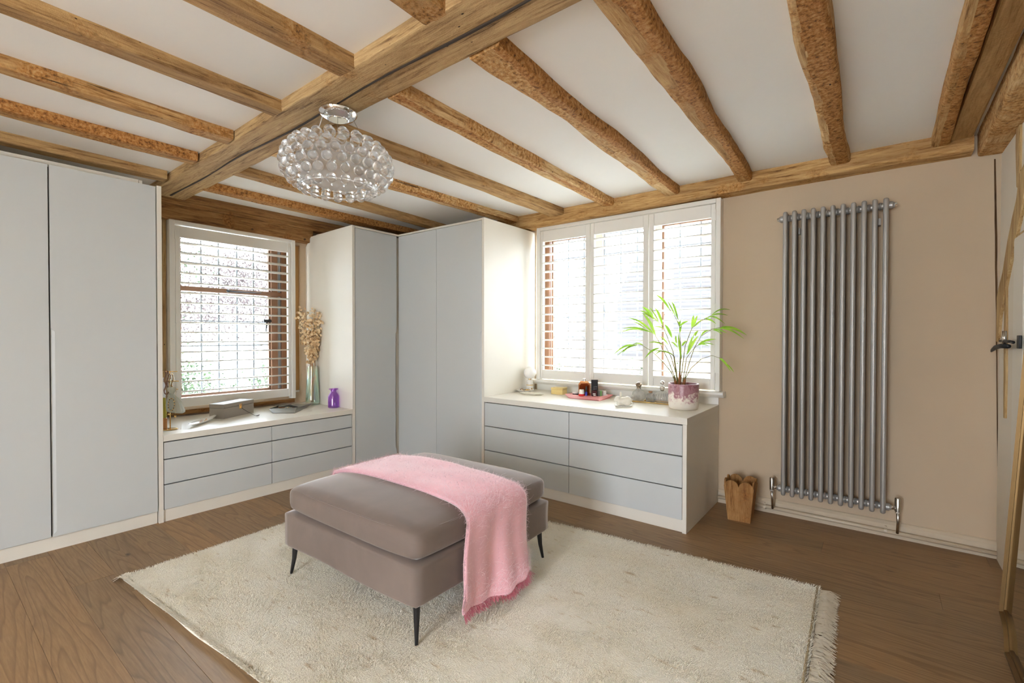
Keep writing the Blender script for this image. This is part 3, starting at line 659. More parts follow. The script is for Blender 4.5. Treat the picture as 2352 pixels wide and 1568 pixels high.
# pink mohair throw
path = [(-.512, .300), (-.510, .36), (-.500, .425), (-.470, .462), (-.40, .480), (-.28, .494), (-.10, .502), (.10, .502), (.28, .496), (.40, .484), (.46, .470), (.495, .440), (.505, .40), (.507, .33), (.506, .25), (.507, .17), (.510, .125), (.516, .095), (.524, .075)]
def throw_pt(s_, t, lift=0.0):
    k_ = s_*(len(path)-1); i = min(int(k_), len(path)-2); fr = k_-i
    p0, p1, p2, p3 = (path[max(0, min(len(path)-1, i+j))] for j in (-1, 0, 1, 2))
    cr = lambda a, b, c, d: .5*(2*b+(c-a)*fr+(2*a-5*b+4*c-d)*fr**2+(3*b-a-3*c+d)*fr**3)
    a, z = cr(p0[0], p1[0], p2[0], p3[0]), cr(p0[1], p1[1], p2[1], p3[1])
    dn = max(0, (s_-.58)/.42); bk = max(0, (.16-s_)/.16)
    b0 = -.205+.030*math.sin(s_*5)-.035*dn+.02*bk; b1 = .220+.012*math.sin(s_*7+1)-.060*dn**2
    b = b0+(b1-b0)*t
    fold = .016*dn*math.sin(t*9.5+.6+1.2*dn)+.010*dn*math.sin(t*21+2)
    a += fold+.06*dn**3*t; z += .006*noise.noise(Vector((a*6, b*8, 2)))*(1-dn)+.035*dn**2*(t-.5)**2*2*(dn > .5)
    b += .012*dn*math.sin(s_*24)
    z -= .012*(abs(2*t-1)**8)*(1-dn)*(bk < .01)
    return OT(a, b, max(z, .034)+lift)
thr = thing('throw_blanket', 'fluffy pink mohair throw draped across the ottoman', 'throw', (-1.6, 1.62, .04))
ns, nt = 110, 40
vs_ = np.array([throw_pt(i/(ns-1), j/(nt-1), .007) for i in range(ns) for j in range(nt)])
idx = np.arange(ns*nt).reshape(ns, nt)
tf = np.stack([idx[:-1, :-1], idx[1:, :-1], idx[1:, 1:], idx[:-1, 1:]], -1).reshape(-1, 4)
cl_ = np_mesh('cloth', vs_, tf, M['throw'], thr, True)
so = cl_.modifiers.new('thick', 'SOLIDIFY'); so.thickness = .015; so.offset = 0
def fuzz(n, L, w, mat, name):
    v = []; fcs = []
    for _ in range(n):
        s_, t = random.uniform(.01, .99), random.uniform(0, 1)
        if random.random() < .16: t = random.choice((random.uniform(0, .02), random.uniform(.98, 1)))
        p = throw_pt(s_, t, .012); ds = throw_pt(min(1, s_+.01), t)-throw_pt(max(0, s_-.01), t); dt = throw_pt(s_, min(1, t+.01))-throw_pt(s_, max(0, t-.01))
        nr = ds.cross(dt)
        if nr.length < 1e-9: continue
        nr.normalize(); nr = -nr if (nr.z < 0 and abs(nr.z) > .3) or (abs(nr.z) <= .3 and nr.dot(-E1) < 0) else nr
        ds.normalize(); dt.normalize()
        th = random.uniform(0, 2*math.pi); d = ds*math.cos(th)+dt*math.sin(th); l = L*random.uniform(.4, 1.3)
        if t < .03: d = (d-dt*.9).normalized()
        if t > .97: d = (d+dt*.9).normalized()
        th2 = th+random.gauss(0, .9); d2 = ds*math.cos(th2)+dt*math.sin(th2)
        a = p; b = p+d*l*.5+nr*l*random.uniform(.12, .4); c = b+d2*l*.5+nr*l*random.uniform(-.15, .25)
        sd = nr.cross(d)*w; k_ = len(v); v += [a-sd, a+sd, b+sd, b-sd, c+sd*.4, c-sd*.4]; fcs += [(k_, k_+1, k_+2, k_+3), (k_+3, k_+2, k_+4, k_+5)]
    o = np_mesh(name, np.array(v), np.array(fcs), mat, thr); o['kind'] = 'stuff'
fuzz(16000, .022, .00045, M['fuzz'], 'fuzz'); fuzz(2200, .045, .0005, M['fuzz'], 'long_fuzz')
M['hem'] = plain('deep_pink_fringe', (.80,.30,.385), .8, spec=.2)
v = []; fcs = []
for i in range(620):
    t = random.random(); p = throw_pt(.985, t, .006); d = (-E1*random.uniform(.2, 1)+E2*random.gauss(0, .35)+Vector((0, 0, -random.uniform(.3, .9)))).normalized(); l = random.uniform(.02, .042)
    q_ = d.cross(Vector((.3, .3, 1))).normalized()*.0018; e = p+d*l; e.z = max(e.z, .030); k_ = len(v); v += [p-q_, p+q_, e+q_*.6, e-q_*.6]; fcs.append((k_, k_+1, k_+2, k_+3))
o = np_mesh('fringe', np.array(v), np.array(fcs), M['hem'], thr); o['kind'] = 'stuff'

# ------------------------------------------------------------------ glass ball chandelier
CX, CY, CZ = -2.005, 1.258, 1.990
ch = thing('chandelier', 'glass ball pendant chandelier hanging from the main beam', 'chandelier', (CX, CY, 1.85))
MB().lathe([(.001, 2.206), (.042, 2.207), (.045, 2.210), (.049, 2.208), (.070, 2.216), (.086, 2.230), (.088, 2.238), (.080, 2.249)], (CX, CY, 0), 40).obj('canopy', M['chrome'], ch, angle=40)
MB().lathe([(.001, 2.204), (.040, 2.205), (.041, 2.208)], (CX, CY, 0), 32).obj('canopy_lens', M['mirror'], ch, angle=40)
mb = MB()
for k_ in range(3):
    a = k_*2*math.pi/3+.5; MB().tube([(CX+.07*math.cos(a), CY+.07*math.sin(a), 2.215), (CX+.13*math.cos(a), CY+.13*math.sin(a), 2.10)], .0011, 6).obj('wire', M['steel'], ch, smooth=True)
MB().tube([(CX-.03, CY-.06, 2.21), (CX-.05, CY-.07, 2.15), (CX-.02, CY-.02, 2.06)], .0022, 6).obj('cord', plain('clear_flex', (.8,.8,.8), .3), ch, smooth=True)
M['ball'] = clear_glass('clear_acrylic', (1,1,1), .30, 1.42)
M['frost'] = NT('frosted_diffuser')
_t = M['frost']; _b = _t.bsdf; _b.inputs['Base Color'].default_value = (.92,.92,.9,1); _b.inputs['Roughness'].default_value = .35; _b.inputs['Transmission Weight'].default_value = .35; _b.inputs['Alpha'].default_value = .45
M['frost'] = _t.m
bme = MB().ball((0,0,0), .0222, 20, 12).mesh('ball', True); bme.materials.append(M['ball'])
ra, rc = .236, .128
for i, latd in enumerate((60, 38, 19, 2, -15, -33, -54)):
    la = math.radians(latd); rr = ra*math.cos(la)**.75; zz = rc*math.sin(la); n = max(10, int(2*math.pi*rr/.0560))
    for k_ in range(n):
        a = 2*math.pi*(k_+.5*(i % 2))/n
        inst(bme, 'glass_ball', None, ch, (CX+rr*math.cos(a), CY+rr*math.sin(a), CZ+zz))
MB().lathe([(.105, -.085), (.165, -.055), (.190, 0), (.165, .055), (.10, .088)], (CX, CY, CZ), 48).obj('diffuser', M['frost'], ch, smooth=True)
mb = MB(); mb.tube([(CX+.165*math.cos(2*math.pi*k_/48), CY+.165*math.sin(2*math.pi*k_/48), CZ-.108) for k_ in range(49)], .005, 8, False); mb.obj('ring', M['ball'], ch, smooth=True)

# ------------------------------------------------------------------ radiator, pipe, bin, mirror
rd = thing('radiator', 'tall grey column radiator on the beige wall', 'radiator', (-.22, 3.52, .17))
rx0, rp, ry = -.478, .0508, 3.485
def col_mesh():
    mb = MB(); z0, z1 = .168, 1.998; r = .0135
    for yo_ in (0, .036, .072):
        mb.tube([(0, yo_, z0+.020), (0, yo_, z1-.020)], r, 14)
    for zc, s_ in ((z0, 1), (z1, -1)):       # rounded head and foot joining the tubes
        prof = [(.001, 0), (.007, .0012), (.0115, .005), (.0135, .012), (.0135, .034)]
        for yo_ in (0, .072): mb.lathe([(r_, zc+s_*h) for r_, h in prof], (0, yo_, 0), 14)
        mb.box(-.0125, .0125, 0, .072, min(zc+s_*.012, zc+s_*.05), max(zc+s_*.012, zc+s_*.05))
    return mb.mesh('column', True)
cm = col_mesh(); cm.set_sharp_from_angle(angle=math.radians(40))
for i in range(11): inst(cm, 'column', M['rad'], rd, (rx0+i*rp, ry, 0))
for z in (.205, 1.958):
    prof = []
    for i in range(11):
        x = rx0+i*rp
        prof += [(.0185, x-.016), (.0185, x+.016)]
        if i < 10: prof += [(.0225, x+.021), (.0195, x+.0235), (.0225, x+.026), (.0185, x+.030)]
    mb = MB(); mb.lathe(prof, (0, ry+.030, z), 18, 'x'); mb.obj('header', M['rad'], rd, angle=35)
    for x, s_ in ((rx0, -1), (rx0+10*rp, 1)):
        MB().lathe([(.0215, x+s_*.014), (.0215, x+s_*.030), (.0165, x+s_*.033), (.0150, x+s_*.040)], (0, ry+.030, z), 18, 'x').obj('end_bush', M['rad'], rd, angle=35)
        MB().lathe([(.0110, x+s_*.040), (.0110, x+s_*.050), (.006, x+s_*.052)], (0, ry+.030, z), 6, 'x').obj('end_plug', M['chrome'], rd, angle=35)
for x in (rx0+.06, rx0+9.3*rp): box('bracket', x-.012, x+.012, ry+.08, YW-.001, 1.86, 1.90, M['rad'], rd)
for x, s_ in ((-.547, -1), (.098, 1)):
    vv = thing('radiator_valve', 'nickel radiator valve and tail pipe at the '+('radiator foot beside the wooden bin' if s_ < 0 else 'radiator foot farther from the bin'), 'valve', (x, ry+.03, .06), 'radiator valves')
    e = rx0-.052 if s_ < 0 else rx0+10*rp+.052
    MB().lathe([(.0105, .185), (.0145, .188), (.0145, .262), (.011, .267)], (x, ry+.03, 0), 16).obj('valve_head', M['steel'], vv, angle=40)
    MB().tube([(x, ry+.03, .205), (e, ry+.03, .205)], .0085, 12).obj('union', M['chrome'], vv, smooth=True)
    MB().lathe([(.014, min(e, (e+x)/2)), (.014, max(e, (e+x)/2)-.004)], (0, ry+.03, .205), 6, 'x').obj('union_nut', M['chrome'], vv)
    MB().tube([(x, ry+.03, .190), (x+.002, ry+.035, .12), (x, ry+.06, .052)], .0075, 12).obj('tail_pipe', M['steel'], vv, smooth=True)
    MB().lathe([(.0125, .178), (.0125, .192)], (x, ry+.03, 0), 6).obj('olive_nut', M['steel'], vv)
pp = thing('heating_pipe', 'cream painted heating pipe running along the skirting', 'pipe', (-.2, YW-.04, .03))
MB().tube([(-.90, YW-.035, .045), (-.2, YW-.035, .040), (XR-.002, YW-.035, .034)], .0125, 12).obj('pipe', M['skirt'], pp, smooth=True)
for x in (-.60, .045):
    MB().lathe([(.016, x-.007), (.016, x+.007)], (0, YW-.035, .040), 14, 'x').box(x-.005, x+.005, YW-.035, YW-.018, .045, .066).obj('clip', M['skirt'], pp)
bn = thing('waste_bin', 'scalloped wooden waste bin on the floor left of the radiator', 'bin', (-.71, 3.375, 0))
bx, by, hb, ht = -.706, 3.372, .066, .088
def bin_side(th):
    mb = MB(); n = 24; outer = []; 
    c, s_ = math.cos(th), math.sin(th)
    def W(a, d, z):   # a along side, d outwards
        return Vector((bx+a*c-d*s_*-1*0+(-s_)*(-d), by+a*s_+c*(-d), z))
    P = []
    for a, z in [(-hb, 0), (hb, 0)]: P.append((a, z))
    for i in range(n+1):
        u = 1-2*i/n; a = ht*u; sc = abs(math.sin(math.pi*(u+1))); z = .222+.040*sc**.55+.004; P.append((a*(1-.0), z))
    def D(z, inn): return hb+(ht-hb)*z/.262-inn
    F0 = [W(a, D(z, 0), z) for a, z in P]; F1 = [W(a*.93, D(z, .009), z+(.008 if z == 0 else 0)) for a, z in P]; m_ = len(P)
    mb.add(F0+F1, [tuple(range(m_)), tuple(range(m_, 2*m_))[::-1]]+[(i, (i+1) % m_, m_+(i+1) % m_, m_+i) for i in range(m_)])
    return mb
for k_ in range(4): bin_side(k_*math.pi/2+.05).obj('side', M['bin'], bn)
box('bottom', bx-.056, bx+.056, by-.056, by+.056, .001, .009, M['bin'], bn)
mr = thing('leaning_mirror', 'brass framed floor mirror leaning at the right edge', 'mirror', (.42, 2.0, 0))
def MP(y, z, d=0): return Vector((.398+.055*z-d, y, z))
prof = [(2.66, 1.85), (2.665, .10)]
for i in range(9): a = math.pi/2*i/8; prof.append((2.665-.085*math.sin(a)-.005*i, .10-.066*(1-math.cos(a))**.8))
prof += [(2.52, .010), (1.62, .010), (1.50, .05), (1.44, .12), (1.44, 1.85), (1.50, 1.92), (2.60, 1.92)]
cy_, cz_ = 2.05, .95
def inset(k): return [(y+(cy_-y)/max(.001, math.hypot(y-cy_, z-cz_))*k, z+(cz_-z)/max(.001, math.hypot(y-cy_, z-cz_))*k) for y, z in prof]
n = len(prof); rings = [[MP(y, z, -.008) for y, z in prof], [MP(y, z, .014) for y, z in prof], [MP(y, z, .016) for y, z in inset(.012)], [MP(y, z, .004) for y, z in inset(.018)], [MP(y, z, .004) for y, z in inset(.030)], [MP(y, z, -.006) for y, z in inset(.034)]]
mb = MB(); mb.add([p for r_ in rings for p in r_], [(i*n+k_, i*n+(k_+1) % n, (i+1)*n+(k_+1) % n, (i+1)*n+k_) for i in range(len(rings)-1) for k_ in range(n)]); mb.obj('frame', M['brass'], mr, angle=30)
mb = MB(); mb.add([MP(y, z, -.002) for y, z in inset(.030)]+[MP(y, z, -.006) for y, z in inset(.030)], [tuple(range(n)), tuple(range(n, 2*n))[::-1]]); mb.obj('mirror_glass', M['mirror'], mr)
mb = MB(); mb.add([MP(y, z, -.0075) for y, z in prof], [tuple(range(n))]); mb.obj('backing', M['gap'], mr)
# ------------------------------------------------------------------ things on the low worktop (single window)
ZA_, ZB_ = .557, .702
def onA(u, v): return PZ(u, v, ZA_)
def onB(u, v): return PZ(u, v, ZB_)
def clear(fn, u, v, ok):
    for i in range(80):
        p = fn(u, v+i*.4)
        if ok(p): return p
    return p
def mpp(p): return (Vector(p)-Vector((0,0,CAM_H))).dot(CF)/F_PX      # metres per photo pixel at p
def lathe_thing(name, prof, c, mat, label, cat, seg=28, group=None, angle=45):
    o = MB().lathe(prof, (0,0,0), seg).obj(name, mat, angle=angle); o.location = c; return tag(o, label, cat, group)
M['grey_leather'] = plain('grey_taupe_leather', (.30,.265,.225), .5)
M['olive_grey'] = plain('grey_green_enamel', (.235,.230,.200), .45)
M['ceramic'] = plain('white_glazed_ceramic', (.86,.84,.79), .18)
M['cream_cer'] = plain('matt_cream_ceramic', (.82,.78,.68), .4)
M['sage'] = plain('sage_satin', (.46,.48,.42), .55)
M['olive'] = plain('olive_silk', (.36,.31,.03), .6)
M['bead_brown'] = plain('brown_wooden_bead', (.22,.09,.04), .4)
M['bead_dark'] = plain('dark_garnet_bead', (.03,.012,.02), .2)
M['white_cloth'] = plain('white_muslin', (.80,.82,.86), .8)
# jewellery stand with hanging things
sc_ = onA(391, 986); js = thing('jewellery_stand', 'gold jewellery stand hung with beads beside the left wardrobe', 'jewellery stand', sc_)
kk = mpp(sc_)
MB().lathe([(.042, 0), (.044, .003), (.042, .006), (.006, .008)], sc_, 24).obj('base', M['gold'], js, angle=40)
MB().tube([sc_+Vector((0,0,.006)), sc_+Vector((0,0,.40))], .0035, 8).obj('post', M['gold'], js, smooth=True)
tops = {}
for zz, L in ((.395, .05), (.33, .06), (.275, .055)):
    MB().tube([sc_+CR*-L+Vector((0,0,zz)), sc_+CR*L+Vector((0,0,zz))], .0028, 8).obj('arm', M['gold'], js, smooth=True)
def bead_string(name, pts, r, n, mats, label, parent_label_cat='necklace'):
    t = thing(name, label, parent_label_cat, pts[len(pts)//2])
    L = [0]
    for a, b in zip(pts, pts[1:]): L.append(L[-1]+(b-a).length)
    for mi, mt in enumerate(mats):
        mb = MB()
        for i in range(mi, n, len(mats)):
            d = L[-1]*i/(n-1); k_ = max(j for j in range(len(L)-1) if L[j] <= d+1e-9); f_ = (d-L[k_])/max(1e-9, L[k_+1]-L[k_]); mb.ball(pts[k_].lerp(pts[k_+1], f_), r*random.uniform(.8, 1.1), 8, 6)
        ob = mb.obj('bead_run', mt, t, smooth=True); ob['kind'] = 'stuff'
    MB().tube(pts, .0006, 5).obj('thread', M['gold'], t)
    return t
def SP(u, v, d=0): return sc_+CR*((u-391)*kk)+CU*((987-v)*kk)-CF*d
for du, lab, m1, m2, top, bot in ((-9, 'brown wooden bead necklace hanging at the wardrobe panel', 'bead_brown', 'bead_brown', 853, 905), (2, 'gold and black bead necklace hanging on the stand post', 'bead_dark', 'gold', 860, 905)):
    pts = [SP(391+du+2*math.sin(i*.9), top+(bot-top)*i/14, .012) for i in range(15)]+[SP(391+du+5+2*math.sin(i*.7), bot-(bot-top)*i/14, .008) for i in range(15)]
    bead_string('bead_necklace', pts, .0042, 60, (M[m1], M[m2]), lab)
tag(MB().lathe([(.0008, 0), (.010, -.002), (.0115, -.02), (.014, -.06), (.0165, -.100), (.0155, -.135), (.011, -.137)], SP(381, 913, .02), 14).obj('tassel', M['olive'], smooth=True), 'olive green silk tassel hanging on the jewellery stand', 'tassel')
mb = MB(); c0 = SP(382, 961, .014)
mb.lathe([(.012, -.070), (.0135, -.068), (.0135, 0), (.008, .004)], c0, 14); tag(mb.obj('perfume_vial', plain('amber_speckled_glass', (.46,.19,.05), .15)), 'small amber speckled bottle under the olive tassel', 'bottle')
tag(MB().tube([SP(375, 868, .0), SP(376, 900, .0), SP(375, 948, 0)], [.006, .012, .008], 8).obj('muslin_scarf', M['white_cloth'], smooth=True), 'strip of white muslin hanging behind the brown beads', 'cloth')
# pouch
mb = MB(); ring = []; n = 36
prof = [(889, 8, -1), (893, 10, -1), (898, 8, -1), (902, 4.8, -1), (905, 4.2, -1), (908, 7, 0), (913, 12, 1), (921, 16.5, 3), (931, 20, 5), (939, 21.5, 7), (944, 20.5, 7), (947, 15, 7)]
for v_, w_, sh in prof:
    for k_ in range(n):
        a = 2*math.pi*k_/n; pl = 1+.10*math.sin(a*7+v_*.05)+.05*math.sin(a*11)
        ring.append(SP(403+sh+w_*math.cos(a)*pl, v_+(1.5*math.cos(a) if v_ > 930 else 0), .03+.014*math.sin(a)*min(1, w_/12)))
m_ = len(prof); mb.add(ring, [(i*n+k_, i*n+(k_+1) % n, (i+1)*n+(k_+1) % n, (i+1)*n+k_) for i in range(m_-1) for k_ in range(n)]+[tuple(range((m_-1)*n, m_*n))])
po = thing('drawstring_pouch', 'sage green satin drawstring pouch hanging on the stand', 'pouch', SP(403, 946, .03))
mb.obj('bag', M['sage'], po, smooth=True)
MB().tube([SP(399+4.4*math.cos(a), 903.5, .03+.012*math.sin(a)) for a in [2*math.pi*i/12 for i in range(13)]], .0022, 6, False).obj('drawstring', M['sage'], po, smooth=True)
MB().tube([SP(399, 903, .035), SP(396, 880, .02), SP(391, 862, .006)], .0018, 6).obj('loop', M['sage'], po, smooth=True)
bead_string('bead_bracelet', [SP(408+7*math.cos(a), 927+14*math.sin(a), .060+.002*math.sin(3*a)) for a in [2*math.pi*i/24 for i in range(25)]], .0032, 34, (M['gold'], M['bead_dark'], M['gold']), 'gold bracelet with dark beads over the sage pouch', 'bracelet')
for u, v_, lab in ((401, 949, 'left of two gold pendant drops below the sage pouch'), (416, 954, 'right of two gold pendant drops below the sage pouch')):
    MBp = MB(); MBp.tube([SP(u, 890, .05), SP(u, v_-3, .055)], .0006, 5); MBp.ball(SP(u, v_, .055), .0075, 10, 6, .9); tag(MBp.obj('pendant', M['gold'], smooth=True), lab, 'pendant', 'pendants on the jewellery stand')
# shell shaped dish with jewellery
dc = onA(467, 971); dd = (onA(500, 955)-onA(440, 976)); ang = math.atan2(dd.y, dd.x); L = dd.length/2
def boat(L, Wd, h, t=.004):
    mb = MB(); n = 28; R = []
    for k_, (r_, z) in enumerate(((.0, .004), (.55, .0045), (.92, h*.8), (1, h), (.96, h+.001), (.86, h*.75), (.5, t+.004), (0, t+.004))):
        for i in range(n):
            a = 2*math.pi*i/n; c, s_ = math.cos(a), math.sin(a); x = L*r_*c; y = Wd*r_*s_*(1-.25*c)*(1 if abs(c) < .9 else .9); R.append((x, y, z*(1+.35*max(0, c)**3)))
    m_ = 8; mb.add(R, [(i*n+k_, i*n+(k_+1) % n, (i+1)*n+(k_+1) % n, (i+1)*n+k_) for i in range(m_-1) for k_ in range(n)]); return mb
o = boat(L, .034, .022).obj('shell_dish', M['ceramic'], angle=60); o.location = dc; o.rotation_euler = (0, 0, ang); tag(o, 'long white shell shaped dish left of the taupe box', 'dish')
def trinkets(centre, n, rad, z, mats, label, ang=0, sq=1.0, s0=.006):
    for i in range(n):
        a = random.uniform(0, 6.28); r_ = rad*random.random()**.5; p = Vector((r_*math.cos(a), r_*sq*math.sin(a), 0)); p.rotate(Matrix.Rotation(ang, 3, 'Z'))
        mb = MB(); R = s0*random.uniform(.7, 1.3)
        tilt = Matrix.Rotation(random.uniform(.2, 1.2), 3, 'X') @ Matrix.Rotation(random.uniform(0, 3), 3, 'Z')
        mb.tube([tilt @ Vector((R*math.cos(b), R*math.sin(b), 0)) for b in [2*math.pi*j/14 for j in range(15)]], R*.2, 6, False)
        mb.ball(tilt @ Vector((R, 0, 0)), R*.42, 8, 6)
        o = mb.obj('ring', random.choice(mats), smooth=True); o.location = Vector(centre)+p+Vector((0,0,z+R*.6)); tag(o, label, 'jewellery', label)
M['silver'] = plain('silver', (.75,.74,.72), .25, 1)
M['pearl'] = plain('pink_gold_pearl', (.78,.55,.42), .3, .5)
trinkets(dc, 16, .055, .012, (M['gold'], M['silver'], M['pearl'], M['ceramic']), 'small rings heaped in the white shell dish', ang, .3, .0065)
# taupe box
b0, b1, b2 = onA(514, 962), onA(583, 947), onA(496, 953)
ex = (b1-b0); wL = ex.length; ex.normalize(); ey = Vector((-ex.y, ex.x, 0)); wD = .13
bxo = thing('jewellery_box', 'taupe leather jewellery box with a gold clasp', 'box', b0+ex*wL/2+ey*wD/2)
def obox(o, ex, ey, x0, x1, y0, y1, z0, z1):
    mb = MB(); mb.add([o+ex*x+ey*y+Vector((0,0,z)) for z in (z0, z1) for x, y in ((x0, y0), (x1, y0), (x1, y1), (x0, y1))], [(0,3,2,1), (4,5,6,7), (0,1,5,4), (1,2,6,5), (2,3,7,6), (3,0,4,7)]); return mb
obox(b0, ex, ey, 0, wL, 0, wD, 0, .080).obj('body', M['grey_leather'], bxo, bevel=.002)
obox(b0, ex, ey, -.001, wL+.001, -.001, wD+.001, .082, .112).obj('lid', M['grey_leather'], bxo, bevel=.003)
cl0 = b0+ex*wL*.54
obox(cl0, ex, ey, -.014, .014, -.004, 0, .055, .095).obj('clasp', M['gold'], bxo, bevel=.002)
obox(cl0, ex, ey, -.006, .006, -.010, -.003, .058, .080).obj('catch', M['gold'], bxo, bevel=.002)
kp = onA(592, 956); MB().tube([cl0-ey*.010+Vector((0,0,.060)), cl0-ey*.03+ex*.03+Vector((0,0,.03)), kp+Vector((-.03, -.01, .006)), kp+Vector((0,0,.004))], .0016, 6).obj('key_cord', M['black_metal'], bxo, smooth=True)
k2 = boat(.020, .008, .008).obj('key_fob', plain('dark_bronze', (.12,.09,.07), .35, .7), angle=60); k2.location = kp; k2.rotation_euler = (0, 0, math.atan2(ex.y, ex.x)); tag(k2, 'dark metal key fob lying right of the taupe box', 'key')
# angular grey tray
def angular_tray(name, bot, top, mat, label, wall=.004, h=.026, z=ZA_):
    c = sum(bot, Vector())/len(bot); n = len(bot); mb = MB()
    Bt = [Vector((p.x, p.y, z)) for p in bot]; Tp = [Vector((p.x, p.y, z+h)) for p in top]
    Ti = [p+(c-p).normalized()*wall for p in Tp]; Ti = [Vector((p.x, p.y, z+h)) for p in Ti]; Bi = [Vector((p.x, p.y, z+wall))+Vector((c.x-p.x, c.y-p.y, 0)).normalized()*wall for p in Bt]
    mb.add(Bt+Tp+Ti+Bi, [tuple(range(n))[::-1]]+[(r_*n+i, r_*n+(i+1) % n, (r_+1)*n+(i+1) % n, (r_+1)*n+i) for r_ in range(3) for i in range(n)]+[tuple(range(3*n, 4*n))])
    return tag(mb.obj(name, mat), label, 'tray')
hgt = .026
bot = [onA(627, 949), onA(677, 949), onA(700, 938), onA(668, 934), onA(636, 937)]
top = [PZ(617, 938.5, ZA_+hgt), PZ(681, 936, ZA_+hgt), PZ(719, 926, ZA_+hgt), PZ(664, 928.5, ZA_+hgt), PZ(640, 930, ZA_+hgt)]
angular_tray('trinket_tray', bot, top, M['olive_grey'], 'grey angular trinket tray in front of the glass vase')
tc_ = sum(bot, Vector())/5
trinkets(tc_, 9, .055, .006, (M['gold'], M['bead_dark'], M['silver'], M['bead_brown']), 'assorted rings lying in the grey angular tray', math.radians(40), .4, .010)
mb = boat(.035, .011, .014); o = mb.obj('hair_clip', M['bead_brown'], angle=60); o.location = tc_+Vector((-.05, -.03, .006)); o.rotation_euler = (0, 0, .5); tag(o, 'brown shell hair clip in the grey angular tray', 'hair clip')
# iridescent vase with dried stems
vc = clear(onA, 718, 924, lambda p: p.y < 2.345); vk = mpp(vc); vcv = 784-F_PX*(vc-Vector((0,0,CAM_H))).dot(CU)/(vc-Vector((0,0,CAM_H))).dot(CF)
def iridescent():
    t = NT('iridescent_glass'); t.n.remove(t.bsdf); v = t.coord(scale=(9, 9, 5))
    c = t.ramp(t.noise(v, 1.1, 2, .5, .6), [(.30, (.70,.95,.97)), (.45, (.80,.97,.90)), (.55, (.97,.94,.75)), (.62, (.98,.75,.88)), (.72, (.75,.80,.98))])
    tr = t.new('ShaderNodeBsdfTransparent', Color=(.99,.99,.99,1)); gl = t.new('ShaderNodeBsdfGlossy', Roughness=.08); t.link(c, gl.inputs['Color']); tc2 = t.new('ShaderNodeBsdfTransparent'); t.link(c, tc2.inputs['Color'])
    m1 = t.new('ShaderNodeMixShader', i0=.30); t.link(tr.outputs[0], m1.inputs[1]); t.link(tc2.outputs[0], m1.inputs[2])
    lw = t.new('ShaderNodeLayerWeight', Blend=.35); m2 = t.new('ShaderNodeMixShader'); t.link(t.math('ADD', t.math('MULTIPLY', lw.outputs['Facing'], .5), .12), m2.inputs[0]); t.link(m1.outputs[0], m2.inputs[1]); t.link(gl.outputs[0], m2.inputs[2])
    t.link(m2.outputs[0], t.out.inputs['Surface']); return t.m
r0_, r1_ = 15.5*vk, 11.0*vk; vh = 88*vk
lathe_thing('glass_vase', [(.001, 0), (r0_*.9, .0), (r0_, .012), (r0_*.97, .05), (r1_, vh), (r1_*1.02, vh+.002), (r1_-.002, vh), (r0_*.9, .05), (r0_*.88, .02), (.001, .016)], vc, iridescent(), 'tapered iridescent glass vase holding dried stems', 'vase', 32)
bq = thing('dried_bouquet', 'bunch of dried cream honesty stems in the glass vase', 'dried flowers', vc+Vector((0,0,.02)))
M['honesty'] = NT('papery_honesty'); _t = M['honesty']; v_ = _t.coord(); _t.col(_t.ramp(_t.noise(v_, 14, 2), [(.3, (.72,.48,.24)), (.6, (.86,.70,.46)), (.75, (.90,.82,.66))])); _t.bsdf.inputs['Roughness'].default_value = .6; M['honesty'] = _t.m
M['dry_stem'] = plain('dry_stem', (.50,.26,.12), .7)
tipspx = [(680, 715), (688, 745), (690, 708), (700, 730), (704, 715), (714, 706), (716, 735), (722, 722), (730, 712), (734, 728), (740, 716), (744, 735), (746, 752), (749, 770), (738, 760), (695, 775), (700, 760), (712, 770), (725, 770), (735, 790), (705, 800), (720, 800)]
for i, (u, v2) in enumerate(tipspx):
    dep = random.uniform(-.05, .05); a = vc+Vector((random.uniform(-.012, .012), random.uniform(-.012, .012), .022)); mth = vc+Vector((random.uniform(-.6, .6)*r1_, random.uniform(-.6, .6)*r1_, vh))
    e = vc+CR*((u-718)*vk)+CU*((vcv-v2)*vk)+CF*dep; e.y = min(e.y, 2.38); mid = mth.lerp(e, .5)+CR*((u-718)*vk*-.10)
    pts = [a, mth, mid, e]; st = MB().tube(pts, [.0014, .0013, .001, .0006], 5).obj('stem', M['dry_stem'], bq, smooth=True)
    vv_, ff_ = [], []
    for j in range(46):
        f_ = random.uniform(.12, 1)**.8; base = mth.lerp(mid, f_*2) if f_ < .5 else mid.lerp(e, f_*2-1)
        c = base+Vector((random.gauss(.0, .014), random.gauss(0, .014), random.gauss(0, .010))); c.y = min(c.y, 2.384); nrm = Vector((random.gauss(0, 1), random.gauss(0, 1), random.gauss(0, .6)))-CF*.5; nrm.normalize(); t1 = nrm.orthogonal().normalized(); t2 = nrm.cross(t1); R = random.uniform(.008, .0135)
        b = len(vv_); vv_ += [c+t1*R*math.cos(q_)+t2*R*1.15*math.sin(q_)+nrm*R*.25*math.cos(2*q_) for q_ in [2*math.pi*k_/8 for k_ in range(8)]]; ff_.append(tuple(range(b, b+8)))
    me_ = np_mesh('seed_pods', np.array(vv_), np.array(ff_), M['honesty'], st); me_['kind'] = 'stuff'
# purple bottle
pc = clear(onA, 766, 934, lambda p: p.y < 2.355); pk = mpp(pc); R = 12*pk
M['purple'] = glass_pane('purple_glass', (.80,.56,.93), .10)
lathe_thing('purple_bottle', [(.001, 0), (R*.85, 0), (R, .006), (R, 26*pk), (R*.72, 33*pk), (R*.52, 36*pk), (R*.52, 40*pk), (R*.85, 42*pk), (R*.85, 43.5*pk), (R*.45, 43*pk), (R*.45, 36*pk), (R*.9, 25*pk), (R*.88, .01), (.001, .008)], pc, M['purple'], 'small purple glass bottle against the wardrobe side', 'bottle', 28)

